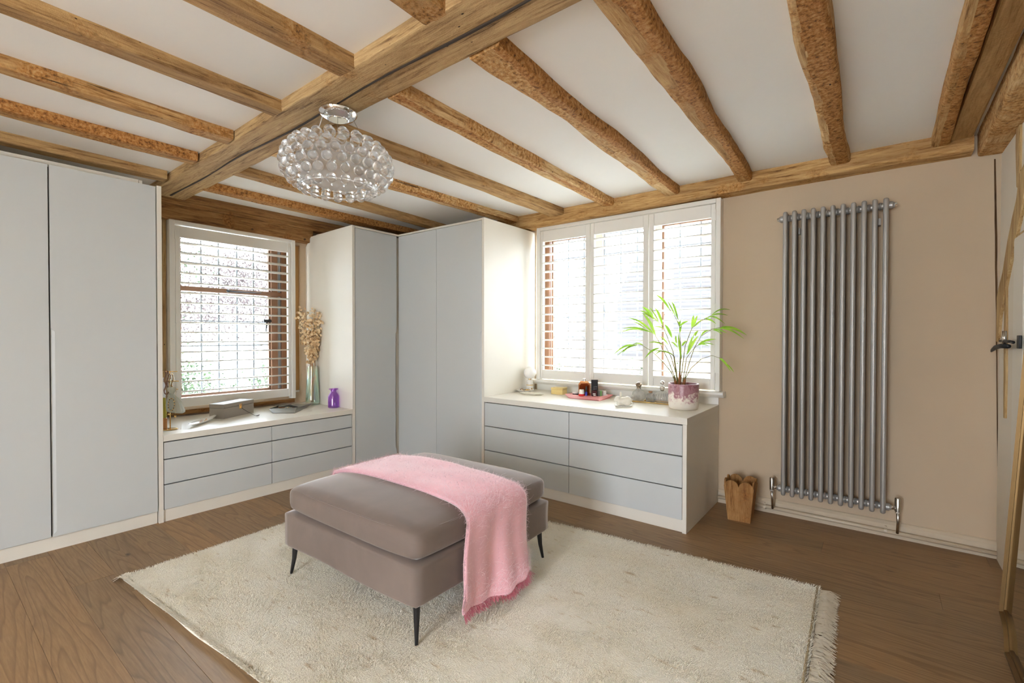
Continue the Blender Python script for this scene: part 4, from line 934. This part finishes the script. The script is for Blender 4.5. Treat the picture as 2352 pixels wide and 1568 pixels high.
# ------------------------------------------------------------------ things on the worktop under the wide window
lc = clear(onB, 1217, 892, lambda p: p.x > -2.482); lk = mpp(lc)
lp = thing('table_lamp', 'small table lamp with a white globe and marble base', 'lamp', lc)
M['marble'] = NT('pale_marble'); _t = M['marble']; _t.col(_t.ramp(_t.noise(_t.coord(), 18, 5, .6, 1.5), [(.35, (.70,.66,.58)), (.5, (.87,.85,.80))])); _t.bsdf.inputs['Roughness'].default_value = .2; M['marble'] = _t.m
MB().lathe([(8*lk, 0), (8.2*lk, .003), (8.2*lk, 13*lk), (8.0*lk, 13.3*lk)], lc, 24).obj('base', M['marble'], lp, angle=40)
MB().lathe([(8.0*lk, 13.3*lk), (8.1*lk, 15*lk)], lc, 24).obj('band', M['gold'], lp, angle=40)
MB().lathe([(8.0*lk, 15*lk), (8.2*lk, 22*lk), (6.5*lk, 25.5*lk), (4*lk, 26.5*lk)], lc, 24).obj('upper_base', M['marble'], lp, angle=40)
MB().lathe([(3.4*lk, 26.4*lk), (3.4*lk, 28.2*lk)], lc, 16).obj('collar', M['gold'], lp, angle=40)
MB().lathe([(2.5*lk, 0), (2.5*lk, 1.0*lk), (.2*lk, 1.2*lk)], (0,0,0), 14, 'y').obj('switch', M['gold'], lp, angle=40).location = lc-wloc(lp)+Vector((CR.x*3*lk-CF.x*8*lk, CR.y*3*lk-CF.y*8*lk, 5.5*lk))
MB().ball(lc+Vector((0,0,42*lk)), 14.3*lk, 28, 18).obj('globe', plain('opal_glass', (.88,.88,.87), .25), lp, smooth=True)
# white pentagonal dish and patterned dish
def poly_dish(c, rx, ry, h, n, rot, flare=.75):
    b = [c+Vector((rx*flare*math.cos(2*math.pi*i/n+rot), ry*flare*math.sin(2*math.pi*i/n+rot), 0)) for i in range(n)]; t = [c+Vector((rx*math.cos(2*math.pi*i/n+rot), ry*math.sin(2*math.pi*i/n+rot), 0)) for i in range(n)]; return b, t
b, t = poly_dish(onB(1221, 906), .125, .062, .014, 6, .1); angular_tray('white_dish', b, t, M['cream_cer'], 'flat white dish in front of the globe lamp', .004, .014, ZB_)
pd = onB(1199, 900)
M['pattern'] = NT('blue_patterned_china'); _t = M['pattern']; vv2 = _t.new('ShaderNodeTexVoronoi', Scale=70.0); _t.link(_t.coord(), vv2.inputs['Vector']); _t.col(_t.ramp(vv2.outputs['Distance'], [(.15, (.28,.27,.30)), (.4, (.86,.83,.77))])); _t.bsdf.inputs['Roughness'].default_value = .2; M['pattern'] = _t.m
o = boat(.090, .060, .022).obj('patterned_dish', M['pattern'], angle=60); o.location = pd+Vector((.035, .0, .0)); o.rotation_euler = (0, 0, .2); tag(o, 'patterned china dish with a gold rim beside the wardrobe', 'dish')
trinkets(pd+Vector((.035, .0, 0)), 10, .055, .010, (M['gold'], M['bead_dark'], M['gold'], M['bead_brown']), 'rings lying in the patterned china dish', .2, .5, .010)
o = boat(.030, .006, .006).obj('nail_file', plain('bronze_strip', (.25,.19,.10), .3, .8), angle=60); o.location = onB(1240, 893.5); o.rotation_euler = (0, 0, .1); tag(o, 'thin bronze strip lying right of the globe lamp', 'nail file')
# yellow box
a0_, a1_ = onB(1266, 904.5), onB(1292, 906.5); ex = (a1_-a0_); wl2 = ex.length; ex.normalize(); ey = Vector((-ex.y, ex.x, 0)); yk = mpp(a0_)
yb_ = thing('yellow_box', 'small pale yellow lidded box left of the pink tray', 'box', a0_+ex*wl2/2+ey*.04)
M['yellow'] = plain('pale_yellow_onyx', (.80,.62,.26), .3)
obox(a0_, ex, ey, 0, wl2, 0, .085, 0, .040).obj('body', M['yellow'], yb_, bevel=.001); obox(a0_, ex, ey, -.002, wl2+.002, -.002, .087, .0415, .056).obj('lid', M['yellow'], yb_, bevel=.001)
# pink tray with toiletries
M['pink'] = plain('pink_leather', (.72,.27,.27), .45)
h2 = .024
bot = [onB(1307, 914.5), onB(1376, 921), onB(1400, 914.5), onB(1372, 909.5), onB(1320, 908)]
top = [PZ(1297, 904.5, ZB_+h2), PZ(1377, 910, ZB_+h2), PZ(1409, 906, ZB_+h2), PZ(1377, 902.5, ZB_+h2), PZ(1317, 901.5, ZB_+h2)]
angular_tray('pink_tray', bot, top, M['pink'], 'pink angular tray holding perfume bottles', .005, h2, ZB_)
zt = ZB_+.006
def item(u, v): p = PZ(u, v, zt); return p, mpp(p)
def flat_bottle(p, k, w, d, h, mat, parent, name='body', sh=.8):
    pts = [(-w/2, 0), (w/2, 0), (w/2, h*sh), (w/2*.62, h), (-w/2*.62, h), (-w/2, h*sh)]
    return MB().prism([p+CR*x-CF*(d/2)+Vector((0,0,z)) for x, z in pts], CF*d).obj(name, mat, parent, bevel=.003)
p, k = item(1342, 911.5); t = thing('perfume_bottle', 'tall amber perfume bottle with a silver cap on the pink tray', 'bottle', p)
flat_bottle(p, k, 26*k, .030, 36.5*k, clear_glass('amber_glass', (.85,.55,.38), .6, 1.1), t); MB().prism([p+CR*x-CF*(.010)+Vector((0,0,z)) for x, z in [(-11*k, 2*k), (11*k, 2*k), (11*k, 26*k), (7*k, 31*k), (-7*k, 31*k), (-11*k, 26*k)]], CF*.02).obj('liquid', plain('amber_liquid', (.30,.105,.045), .2), t)
MB().lathe([(3*k, 36*k), (3*k, 41*k), (3.6*k, 41.2*k), (3.6*k, 42.5*k)], p, 14).obj('cap', M['silver'], t, angle=40)
p, k = item(1366, 911); tag(obox(p, CR, CF, -7.5*k, 7.5*k, 0, .020, 0, 39*k).obj('black_carton', plain('black_card', (.018,.018,.02), .5), bevel=.001), 'tall black carton standing at the back of the pink tray', 'box')
p, k = item(1322, 908.5); t = thing('cosmetic_jar', 'dark jar with a white lid on the left of the pink tray', 'jar', p); MB().lathe([(7*k, 0), (7.2*k, 1*k), (7.2*k, 5.5*k)], p, 20).obj('body', plain('black_plum_glass', (.03,.012,.016), .12), t, angle=40); MB().lathe([(7.4*k, 5.5*k), (7.4*k, 9*k), (6.8*k, 9.3*k)], p, 20).obj('lid', M['ceramic'], t, angle=40)
p, k = item(1336, 912.5); t = thing('cosmetic_jar', 'red jar with a domed white lid before the amber bottle', 'jar', p); MB().lathe([(6.5*k, 0), (7*k, 1*k), (7*k, 8.5*k)], p, 20).obj('body', plain('red_plastic', (.72,.03,.03), .25), t, angle=40); MB().lathe([(6.6*k, 8.5*k), (6.6*k, 10*k), (5.6*k, 17.5*k), (4.8*k, 18.5*k)], p, 20).obj('lid', M['ceramic'], t, angle=40)
p, k = item(1346.5, 913); t = thing('nail_varnish', 'small cobalt blue bottle with a black cap on the pink tray', 'bottle', p); MB().lathe([(2.6*k, 0), (2.8*k, 1*k), (2.8*k, 12*k), (1.6*k, 14*k)], p, 14).obj('body', plain('cobalt_glass', (.02,.035,.36), .12), t, angle=40); MB().lathe([(1.7*k, 13.8*k), (2.0*k, 20*k), (1.4*k, 26*k)], p, 12).obj('cap', M['black_metal'], t, angle=40)
p, k = item(1365, 914); t = thing('perfume_bottle', 'square dark red perfume bottle with a black cap', 'bottle', p); obox(p, CR, CF, -6*k, 6*k, -.012, .014, 0, 18*k).obj('body', plain('dark_red_glass', (.055,.008,.012), .1), t, bevel=.003); obox(p, CR, CF, -.5*k, 6*k, -.005, .008, 18*k, 27*k).obj('cap', plain('smoked_cap', (.03,.025,.03), .1), t, bevel=.002)
for r_, (xa, xb, zz) in enumerate(((-4.0, 2.2, 9.3), (-2.6, 2.6, 6.0))):     # two short lines of print
    o = obox(p, CR, CF, xa*k, xb*k, -.0128, -.0118, zz*k, (zz+1.5)*k).obj('print', M['ceramic'], t)
p, k = item(1376, 913); t = thing('cosmetic_box', 'small grey and green box on the right of the pink tray', 'box', p); obox(p, CR, CF, -3.5*k, 2.2*k, -.008, .018, 0, 16*k).obj('body', plain('grey_box', (.17,.165,.155), .35), t, bevel=.001); obox(p, CR, CF, 2.25*k, 5.6*k, -.008, .018, 0, 16*k).obj('sleeve', plain('green_sleeve', (.15,.42,.09), .4), t, bevel=.001)
p, k = item(1386, 911); t = thing('cosmetic_jar', 'frosted white jar at the back right of the pink tray', 'jar', p); MB().lathe([(6*k, 0), (6.3*k, 1*k), (6.3*k, 9*k)], p, 18).obj('body', plain('frosted_white', (.82,.83,.80), .3), t, angle=40); MB().lathe([(6.6*k, 9*k), (6.6*k, 14*k), (6*k, 14.5*k)], p, 18).obj('lid', M['ceramic'], t, angle=40)
p, k = item(1393, 912); o = MB().lathe([(.001, 0), (4.2*k, 0), (4.6*k, 2*k), (3.2*k, 5*k), (.001, 6.5*k)], p, 16).obj('cotton_pad', M['white_cloth'], smooth=True); tag(o, 'small white puff beside the frosted jar on the pink tray', 'puff')
# rabbit on its dish
rc_ = onB(1432, 932); rk = mpp(rc_)
lathe_thing('rabbit_dish', [(.001, 0), (18.5*rk, 0), (20*rk, .004), (19.5*rk, .0065), (17.5*rk, .004), (.001, .004)], rc_, M['ceramic'], 'round white saucer under the ceramic rabbit', 'dish')
rb = thing('ceramic_rabbit', 'cream ceramic rabbit ornament in front of the decanters', 'figurine', rc_+Vector((0,0,.005)))
def RP(x, z, d=0): return rc_+CR*(x*rk)+Vector((0,0,.005+z*rk))-CF*(d*rk)
def blob(parts):
    """ellipsoids fused into one continuous body by a voxel remesh"""
    bm = bmesh.new()
    for (x, z, d, rx, rz, rd_) in parts:
        g_ = bmesh.ops.create_uvsphere(bm, u_segments=18, v_segments=12, radius=1)
        for v in g_['verts']: v.co = RP(x, z, d)+CR*(v.co.x*rx*rk)+Vector((0,0,v.co.z*rz*rk))-CF*(v.co.y*rd_*rk)
    me = bpy.data.meshes.new('body'); bm.to_mesh(me); bm.free(); return me
o = bpy.data.objects.new('body', blob([(2, 9.5, 0, 13, 9.5, 9), (9, 10.5, 0, 9.5, 10.4, 9.5), (-8, 9, 0, 8, 8.5, 7), (-13, 15, 0, 7.5, 6.6, 6), (-17, 12.5, 0, 4.6, 4.2, 4.5), (-9, 2.2, 3.5, 7, 2.4, 2.6), (-9, 2.2, -3.5, 7, 2.4, 2.6), (9, 6.5, 6, 7.2, 6.6, 3.5), (7, 2, 7, 7.5, 2.2, 2.6), (18, 5, 0, 3.4, 3.4, 3.4),
    (-7.8, 24.5, 1.6, 2.0, 7.0, 1.5), (-5.6, 24.8, -1.6, 2.0, 7.0, 1.5)])); COL.objects.link(o); o.data.materials.append(M['cream_cer']); attach(o, rb)
rm = o.modifiers.new('fuse', 'REMESH'); rm.mode = 'VOXEL'; rm.voxel_size = .75*rk; rm.use_smooth_shade = True
sm = o.modifiers.new('soft', 'SMOOTH'); sm.iterations = 4; sm.factor = .5
# gold tray and three decanters
g0, g1 = onB(1452, 923), onB(1600, 936.5); ex = (g1-g0).normalized(); ey = Vector((-ex.y, ex.x, 0)); gw = .34
gt = thing('gold_tray', 'long gold edged mirror tray under the glass decanters', 'tray', g0+ex*gw/2+ey*.055)
obox(g0, ex, ey, 0, gw, 0, .11, 0, .005).obj('plate', plain('pale_gold_mirror', (.80,.72,.50), .12, 1), gt, bevel=.001)
for q4 in ((0, gw, 0, .004), (0, gw, .106, .11), (0, .004, 0, .11), (gw-.004, gw, 0, .11)): obox(g0, ex, ey, *q4, .005, .011).obj('rim', M['gold'], gt, bevel=.001)
def decanter_glass():
    t = NT('thin_clear_glass'); t.n.remove(t.bsdf)
    tr = t.new('ShaderNodeBsdfTransparent', Color=(.98,.985,.985,1)); gl = t.new('ShaderNodeBsdfGlossy', Roughness=.04); tl = t.new('ShaderNodeBsdfTranslucent', Color=(.95,.95,.95,1))
    m1 = t.new('ShaderNodeMixShader', i0=.10); t.link(tr.outputs[0], m1.inputs[1]); t.link(gl.outputs[0], m1.inputs[2])
    m2 = t.new('ShaderNodeMixShader', i0=.14); t.link(m1.outputs[0], m2.inputs[1]); t.link(tl.outputs[0], m2.inputs[2]); t.link(m2.outputs[0], t.out.inputs['Surface']); return t.m
M['decanter'] = decanter_glass()
def cut_glass():
    t = NT('cut_crystal'); t.n.remove(t.bsdf); v = t.coord(rot=(.6,.5,.4)); vo = t.new('ShaderNodeTexVoronoi', Scale=75.0); t.link(v, vo.inputs['Vector'])
    b = t.new('ShaderNodeBump', Strength=1.0, Distance=.02); t.link(vo.outputs['Distance'], b.inputs['Height'])
    tr = t.new('ShaderNodeBsdfTransparent', Color=(.95,.96,.96,1)); gl = t.new('ShaderNodeBsdfGlossy', Roughness=.12); t.link(b.outputs[0], gl.inputs['Normal']); df = t.new('ShaderNodeBsdfTranslucent', Color=(.9,.9,.9,1)); t.link(b.outputs[0], df.inputs['Normal'])
    m1 = t.new('ShaderNodeMixShader', i0=.72); t.link(gl.outputs[0], m1.inputs[1]); t.link(df.outputs[0], m1.inputs[2])
    m2 = t.new('ShaderNodeMixShader', i0=.45); t.link(tr.outputs[0], m2.inputs[1]); t.link(m1.outputs[0], m2.inputs[2]); t.link(m2.outputs[0], t.out.inputs['Surface']); return t.m
M['cut'] = cut_glass()
M['tarnish'] = plain('tarnished_silver', (.34,.27,.21), .3, .8)
zt2 = ZB_+.005
p = PZ(1467, 921, zt2); k = mpp(p); t = thing('decanter', 'round cut glass decanter with a large faceted silver stopper', 'decanter', p)
MB().lathe([(.001, 0), (11*k, 0), (14.5*k, 5*k), (16*k, 12*k), (14*k, 20*k), (9*k, 25.5*k), (5*k, 28*k), (4.6*k, 30*k)], p, 28).obj('bottle', M['cut'], t, smooth=True)
MB().lathe([(4.4*k, 29*k), (4.8*k, 32.5*k)], p, 16).obj('collar', M['tarnish'], t, angle=40); MB().ball(p+Vector((0,0,38*k)), 7.4*k, 10, 7, .85).obj('stopper', M['tarnish'], t)
p = PZ(1494, 922.5, zt2); k = mpp(p); t = thing('decanter', 'smallest cut glass decanter with a flat cork stopper, middle of three', 'decanter', p)
MB().lathe([(.001, 0), (9*k, 0), (10.5*k, 3*k), (10.5*k, 14*k), (8*k, 18.5*k), (4*k, 20*k), (4*k, 21*k)], p, 24).obj('bottle', M['cut'], t, smooth=True); MB().lathe([(3.4*k, 19.5*k), (4.6*k, 24*k), (4.4*k, 24.6*k)], p, 16).obj('stopper', plain('cork', (.33,.18,.09), .7), t, angle=40)
p = PZ(1521, 925, zt2); k = mpp(p); t = thing('decanter', 'wide fluted glass decanter with a tall silver finial beside the pot', 'decanter', p)
MB().lathe([(.001, 0), (13*k, 0), (17.5*k, 6*k), (18*k, 13*k), (14*k, 22*k), (8*k, 27*k), (4.6*k, 28*k)], p, 36).obj('bottle', M['decanter'], t, smooth=True)
for i in range(18): a = 2*math.pi*i/18; MB().tube([p+Vector((r_*k*math.cos(a), r_*k*math.sin(a), z*k)) for r_, z in ((17.3, 7), (17.8, 13), (14.5, 21))], .0012, 5).obj('flute', M['decanter'], t)
MB().lathe([(3.6*k, 27.5*k), (4.8*k, 31*k), (6*k, 37*k), (6.2*k, 38*k), (2.2*k, 38.5*k), (1.6*k, 41.5*k), (3*k, 43*k)], p, 16).obj('stopper', M['silver'], t, smooth=True); MB().ball(p+Vector((0,0,46.6*k)), 5.1*k, 14, 10, .95).obj('finial', M['silver'], t, smooth=True)
# ------------------------------------------------------------------ potted palm
pc = onB(1569.5, 938); pk = mpp(pc); R = 33.5*pk; PH = 58*pk
palm = thing('potted_palm', 'young palm in a purple and white glazed pot on the worktop', 'potted plant', pc)
def pot_mat():
    t = NT('purple_reactive_glaze'); v = t.coord(); sp = t.new('ShaderNodeSeparateXYZ'); t.link(t.new('ShaderNodeTexCoord').outputs['Object'], sp.inputs[0])
    h = t.math('DIVIDE', t.math('SUBTRACT', sp.outputs['Z'], ZB_), PH); n = t.noise(v, 30, 4, .6); n2 = t.noise(v, 75, 4, .7)
    m_ = t.math('ADD', t.math('ADD', h, t.math('MULTIPLY', t.math('SUBTRACT', n, .5), 1.5)), t.math('MULTIPLY', t.math('SUBTRACT', n2, .5), .7))
    c = t.ramp(m_, [(.34, (.80,.74,.65)), (.50, (.66,.50,.47)), (.64, (.36,.155,.185)), (.95, (.44,.235,.255)), (1.2, (.30,.12,.15))])
    t.col(c); t.bsdf.inputs['Roughness'].default_value = .3; t.bump(n2, .25, .004); return t.m
MB().lathe([(.001, .0), (R*.86, 0), (R*.93, .006), (R*.985, .03), (R, PH*.5), (R, PH*.97), (R*.985, PH), (R*.93, PH), (R*.91, PH*.97), (R*.91, PH*.85)], pc, 40).obj('pot', pot_mat(), palm, angle=50)
MB().lathe([(.001, PH*.86), (R*.5, PH*.87), (R*.915, PH*.85)], pc, 30).obj('soil', plain('dark_soil', (.018,.013,.010), .95), palm)
PD = (pc-Vector((0,0,CAM_H))).dot(CF)
def PC(cx, cy, dd=0): d = ray(1390+cx*.19134, 660+cy*.19134); return Vector((0,0,CAM_H))+d*(PD+dd)
M['palm_stem'] = plain('palm_stem', (.24,.22,.055), .5); M['palm_base'] = plain('brown_palm_sheath', (.32,.13,.04), .6)
def palm_mat():
    t = NT('palm_leaf'); n = t.noise(t.coord(), 9, 3); c = t.ramp(n, [(.3, (.20,.42,.035)), (.6, (.36,.58,.06)), (.75, (.52,.64,.08))])
    t.col(c); t.bsdf.inputs['Roughness'].default_value = .4
    tl = t.new('ShaderNodeBsdfTranslucent'); t.link(c, tl.inputs['Color']); mx = t.new('ShaderNodeMixShader', i0=.42); t.link(t.bsdf.outputs[0], mx.inputs[1]); t.link(tl.outputs[0], mx.inputs[2]); t.link(mx.outputs[0], t.out.inputs['Surface']); return t.m
M['leaf'] = palm_mat()
for a, b, w_ in (((850, 1165), (828, 1060), .009), ((893, 1168), (896, 1015), .010), ((943, 1168), (962, 1078), .010)):
    MB().tube([PC(*a), PC((a[0]+b[0])/2, (a[1]+b[1])/2), PC(*b)], [w_*1.1, w_*.9, w_*.5], 10).obj('trunk', M['palm_base'], palm, smooth=True)
def leaflet(parent, a, b, w, dd0, dd1, droop=0):
    A, B = PC(*a, dd0), PC(*b, dd1); d = B-A; L = d.length; d.normalize(); side = d.cross(CF).normalized(); side = (side*math.cos(.5)+CF*math.sin(.5)*random.choice((-1, 1))).normalized(); nr = side.cross(d)
    n = 7; vs = []
    for i in range(n+1):
        f_ = i/n; p = A.lerp(B, f_)+Vector((0,0,L*.10*math.sin(math.pi*f_)))+nr*L*.03*math.sin(math.pi*f_); ww = w*(math.sin(math.pi*min(1, f_**.75*.97+.03))**.8)+.0006
        vs += [p-side*ww+nr*ww*.3, p, p+side*ww+nr*ww*.3]
    MB().add(vs, [(3*i+j, 3*i+j+1, 3*i+4+j, 3*i+3+j) for i in range(n) for j in range(2)]).obj('leaflet', M['leaf'], parent, smooth=True)
def frond(stem, leaves, dd=(0, 0), w=.0085):
    n = len(stem); ds = [dd[0]*0+dd[1]*i/(n-1) for i in range(n)]
    st = MB().tube([PC(*p, d) for p, d in zip(stem, ds)], [.0030*(1-.6*i/(n-1)) for i in range(n)], 6).obj('frond', M['palm_stem'], palm, smooth=True)
    for lf in leaves:
        a, b = lf[0], lf[1]; ww = lf[2] if len(lf) > 2 else w; leaflet(st, a, b, ww*random.uniform(.62, .9), dd[1]*.9+random.uniform(-.01, .01), dd[1]*1.1+random.uniform(-.05, .05))
frond([(850, 1150), (790, 1010), (690, 890), (560, 765), (440, 690), (340, 688)], [((340, 688), (110, 797)), ((400, 682), (150, 812), .005), ((345, 692), (205, 790)), ((460, 692), (320, 690), .006)], (0, -.12))
frond([(856, 1140), (760, 880), (640, 640), (600, 575)], [((605, 575), (450, 310), .012), ((590, 565), (280, 365), .010), ((560, 540), (165, 545), .006), ((540, 530), (210, 492), .006), ((480, 490), (330, 410), .006)], (0, -.10))
frond([(866, 1140), (815, 770), (745, 590), (695, 470), (580, 375)], [((692, 460), (600, 248), .011), ((640, 400), (528, 232), .008), ((580, 372), (445, 230), .012), ((575, 376), (420, 280), .009), ((590, 385), (432, 312), .006), ((650, 420), (500, 340), .005), ((705, 490), (590, 470), .004)], (0, -.06))
frond([(888, 1130), (905, 700), (892, 470), (850, 370), (770, 255)], [((770, 258), (612, 88), .008), ((800, 300), (690, 165), .005), ((850, 350), (745, 158), .007), ((870, 375), (797, 168), .009), ((880, 400), (825, 190), .006), ((892, 460), (870, 400), .008)], (0, .03))
frond([(893, 1120), (912, 760), (893, 470)], [((893, 468), (1000, 405), .009), ((893, 460), (905, 392), .008), ((900, 545), (918, 458), .010), ((918, 860), (882, 548), .014), ((860, 672), (848, 578), .010), ((920, 700), (978, 640), .008), ((870, 720), (780, 650), .005)], (0, -.02))
frond([(905, 1130), (960, 700), (1040, 490), (1110, 425), (1280, 330)], [((1042, 485), (1062, 332), .012), ((1062, 465), (1108, 335), .009), ((1070, 470), (1180, 385), .008), ((1280, 330), (1497, 266), .005), ((1180, 385), (1300, 350), .004), ((1200, 375), (1332, 437), .007), ((1270, 335), (1472, 334), .006), ((1240, 350), (1438, 437), .005)], (0, .05))
frond([(945, 1130), (1010, 900), (1070, 725), (1150, 585), (1280, 500), (1400, 478)], [((1390, 478), (1700, 572), .011), ((1400, 472), (1640, 520), .009), ((1330, 488), (1668, 617), .007), ((1300, 500), (1462, 548), .007), ((1290, 510), (1400, 560), .005), ((1150, 580), (1245, 515), .008), ((1080, 585), (1120, 520), .007)], (0, -.10))
frond([(935, 1130), (975, 850), (1040, 760), (1110, 692)], [((978, 805), (1122, 578), .014), ((990, 770), (1062, 575), .009), ((1120, 682), (1332, 620), .010), ((1115, 690), (1310, 688), .006), ((1110, 695), (1242, 702), .005), ((1060, 580), (1110, 520), .006)], (0, -.05))
frond([(952, 1110), (1030, 970), (1150, 860), (1280, 815), (1380, 848)], [((1370, 845), (1505, 1005), .009), ((1440, 910), (1545, 1018), .005)], (0, -.12))
frond([(872, 1130), (830, 830), (760, 775), (640, 760)], [((650, 728), (472, 858), .010), ((820, 805), (590, 762), .006), ((700, 762), (600, 810), .005)], (0, -.14))
frond([(878, 1120), (790, 830), (720, 695), (650, 655)], [((700, 685), (525, 660), .006), ((800, 602), (712, 442), .011), ((760, 690), (640, 580), .004)], (0, -.03))

# ------------------------------------------------------------------ garden and neighbour outside
def soft(name, stops, sc=3):
    t = NT(name); t.col(t.ramp(t.noise(t.coord(), sc, 3), stops)); t.bsdf.inputs['Roughness'].default_value = .8; return t.m
M['bounce_ground'] = soft('bounce_pale_gravel', [(.3, (.55,.54,.51)), (.7, (.66,.65,.62))])
struct(box('bounce_yard', -60, 30, -30, 60, -2.9, -2.75, M['bounce_ground']), 'pale gravel yard added below the windows to bounce light indoors', 'yard')  # ground made pale as a reflector lifting light to the ceiling
FOL = {'green': soft('green_leaves', [(.3, (.009,.024,.005)), (.5, (.017,.036,.009)), (.7, (.028,.046,.014))], 2.5), 'pink': soft('pink_blossom', [(.35, (.042,.026,.026)), (.6, (.056,.040,.040))], 2.5), 'lime': soft('lime_leaves', [(.3, (.020,.031,.008)), (.7, (.035,.046,.015))], 2.5)}
M['bark'] = plain('bark', (.09,.06,.04), .9)
def tree(c, rad, kind, label, n=5200, leaf=.07, group='garden trees outside the windows'):
    c = Vector(c); base = Vector((c.x, c.y, -2.78)); t = thing('garden_tree', label, 'tree', base, group)
    MB().tube([base, base.lerp(c, .6), c+Vector((0, 0, rad[2]*.2))], [.09, .06, .02], 8).obj('trunk', M['bark'], t, smooth=True)
    cl = rng.normal(0, 1, (40, 3)); cl /= np.linalg.norm(cl, axis=1)[:, None]; cl *= rng.uniform(.35, 1, (40, 1)); k_ = rng.integers(0, 40, n)
    Pn = (cl[k_]+rng.normal(0, .15, (n, 3)))*np.array(rad)+np.array(c); a = rng.normal(0, 1, (n, 3)); a /= np.linalg.norm(a, axis=1)[:, None]; b = rng.normal(0, 1, (n, 3)); b = np.cross(a, b); b /= np.linalg.norm(b, axis=1)[:, None]; s_ = rng.uniform(.5, 1.2, (n, 1))*leaf
    v = np.stack([Pn-a*s_, Pn+b*s_*.6, Pn+a*s_, Pn-b*s_*.6], 1).reshape(-1, 3); o = np_mesh('foliage', v, np.arange(4*n).reshape(n, 4), FOL[kind], t); o['kind'] = 'stuff'
tree((-8.6, 2.6, -.6), (.9, 1.9, 1.5), 'green', 'green bush low in the single window', 22000, .032)
tree((-8.8, 5.2, -.8), (.9, 1.9, 1.4), 'lime', 'lime green bush low right in the single window', 22000, .032)
tree((-11.0, 5.6, 2.2), (1.2, 3.0, 1.8), 'pink', 'pink blossom tree in the middle of the single window', 20000, .032)
tree((-10.4, 1.2, 3.4), (1.0, 2.0, 2.4), 'green', 'tall green tree top left in the single window', 16000, .035)
tree((-8.3, -2.4, 1.6), (1.2, 2.6, 3.6), 'green', 'unseen evergreen added to block sky left of the single window', 16000, .12)  # added out of view to dim daylight on the wardrobe side
tree((-8.4, .6, 5.6), (1.9, 4.6, 2.0), 'green', 'unseen tree crown added to block sky above the single window', 16000, .12)  # crown added above the view to cut sky light into this window
tree((-6.8, 8.6, -.1), (2.0, 1.1, 1.1), 'lime', 'lime bush low in the left panel of the wide window', 9000, .045)
tree((-3.4, 8.0, -.5), (1.8, .9, 1.1), 'green', 'green bush low in the middle panel of the wide window', 9000, .045)
hs = thing('neighbour_house', 'neighbouring house with a tiled roof seen through the wide window', 'house', (-.8, 12, -2.75))
M['brick'] = soft('pale_brick', [(.3, (.30,.22,.17)), (.7, (.40,.31,.25))], 8)
t = NT('weathered_roof_tile'); v = t.coord(); wv_ = t.new('ShaderNodeTexWave', Scale=3.2, Distortion=1.5); wv_.bands_direction = 'Z'; t.link(v, wv_.inputs['Vector']); t.col(t.ramp(wv_.outputs['Fac'], [(0, (.027,.025,.0245)), (1, (.036,.034,.033))])); t.bsdf.inputs['Roughness'].default_value = .9; t.bsdf.inputs['Specular IOR Level'].default_value = 0; M['tile'] = t.m
box('wall', -5.0, 3.6, 10.2, 14.2, -2.75, .9, M['brick'], hs)
MB().prism([(-5.3, 9.8, .75), (-5.3, 12.2, 3.15), (-5.3, 14.6, .75), (-5.3, 12.2, 2.98)], (9.2, 0, 0)).obj('roof', M['tile'], hs)
for x in (-3.6, -1.2, 1.2): box('window', x, x+.9, 10.16, 10.21, -1.2, .1, M['pane'], hs)
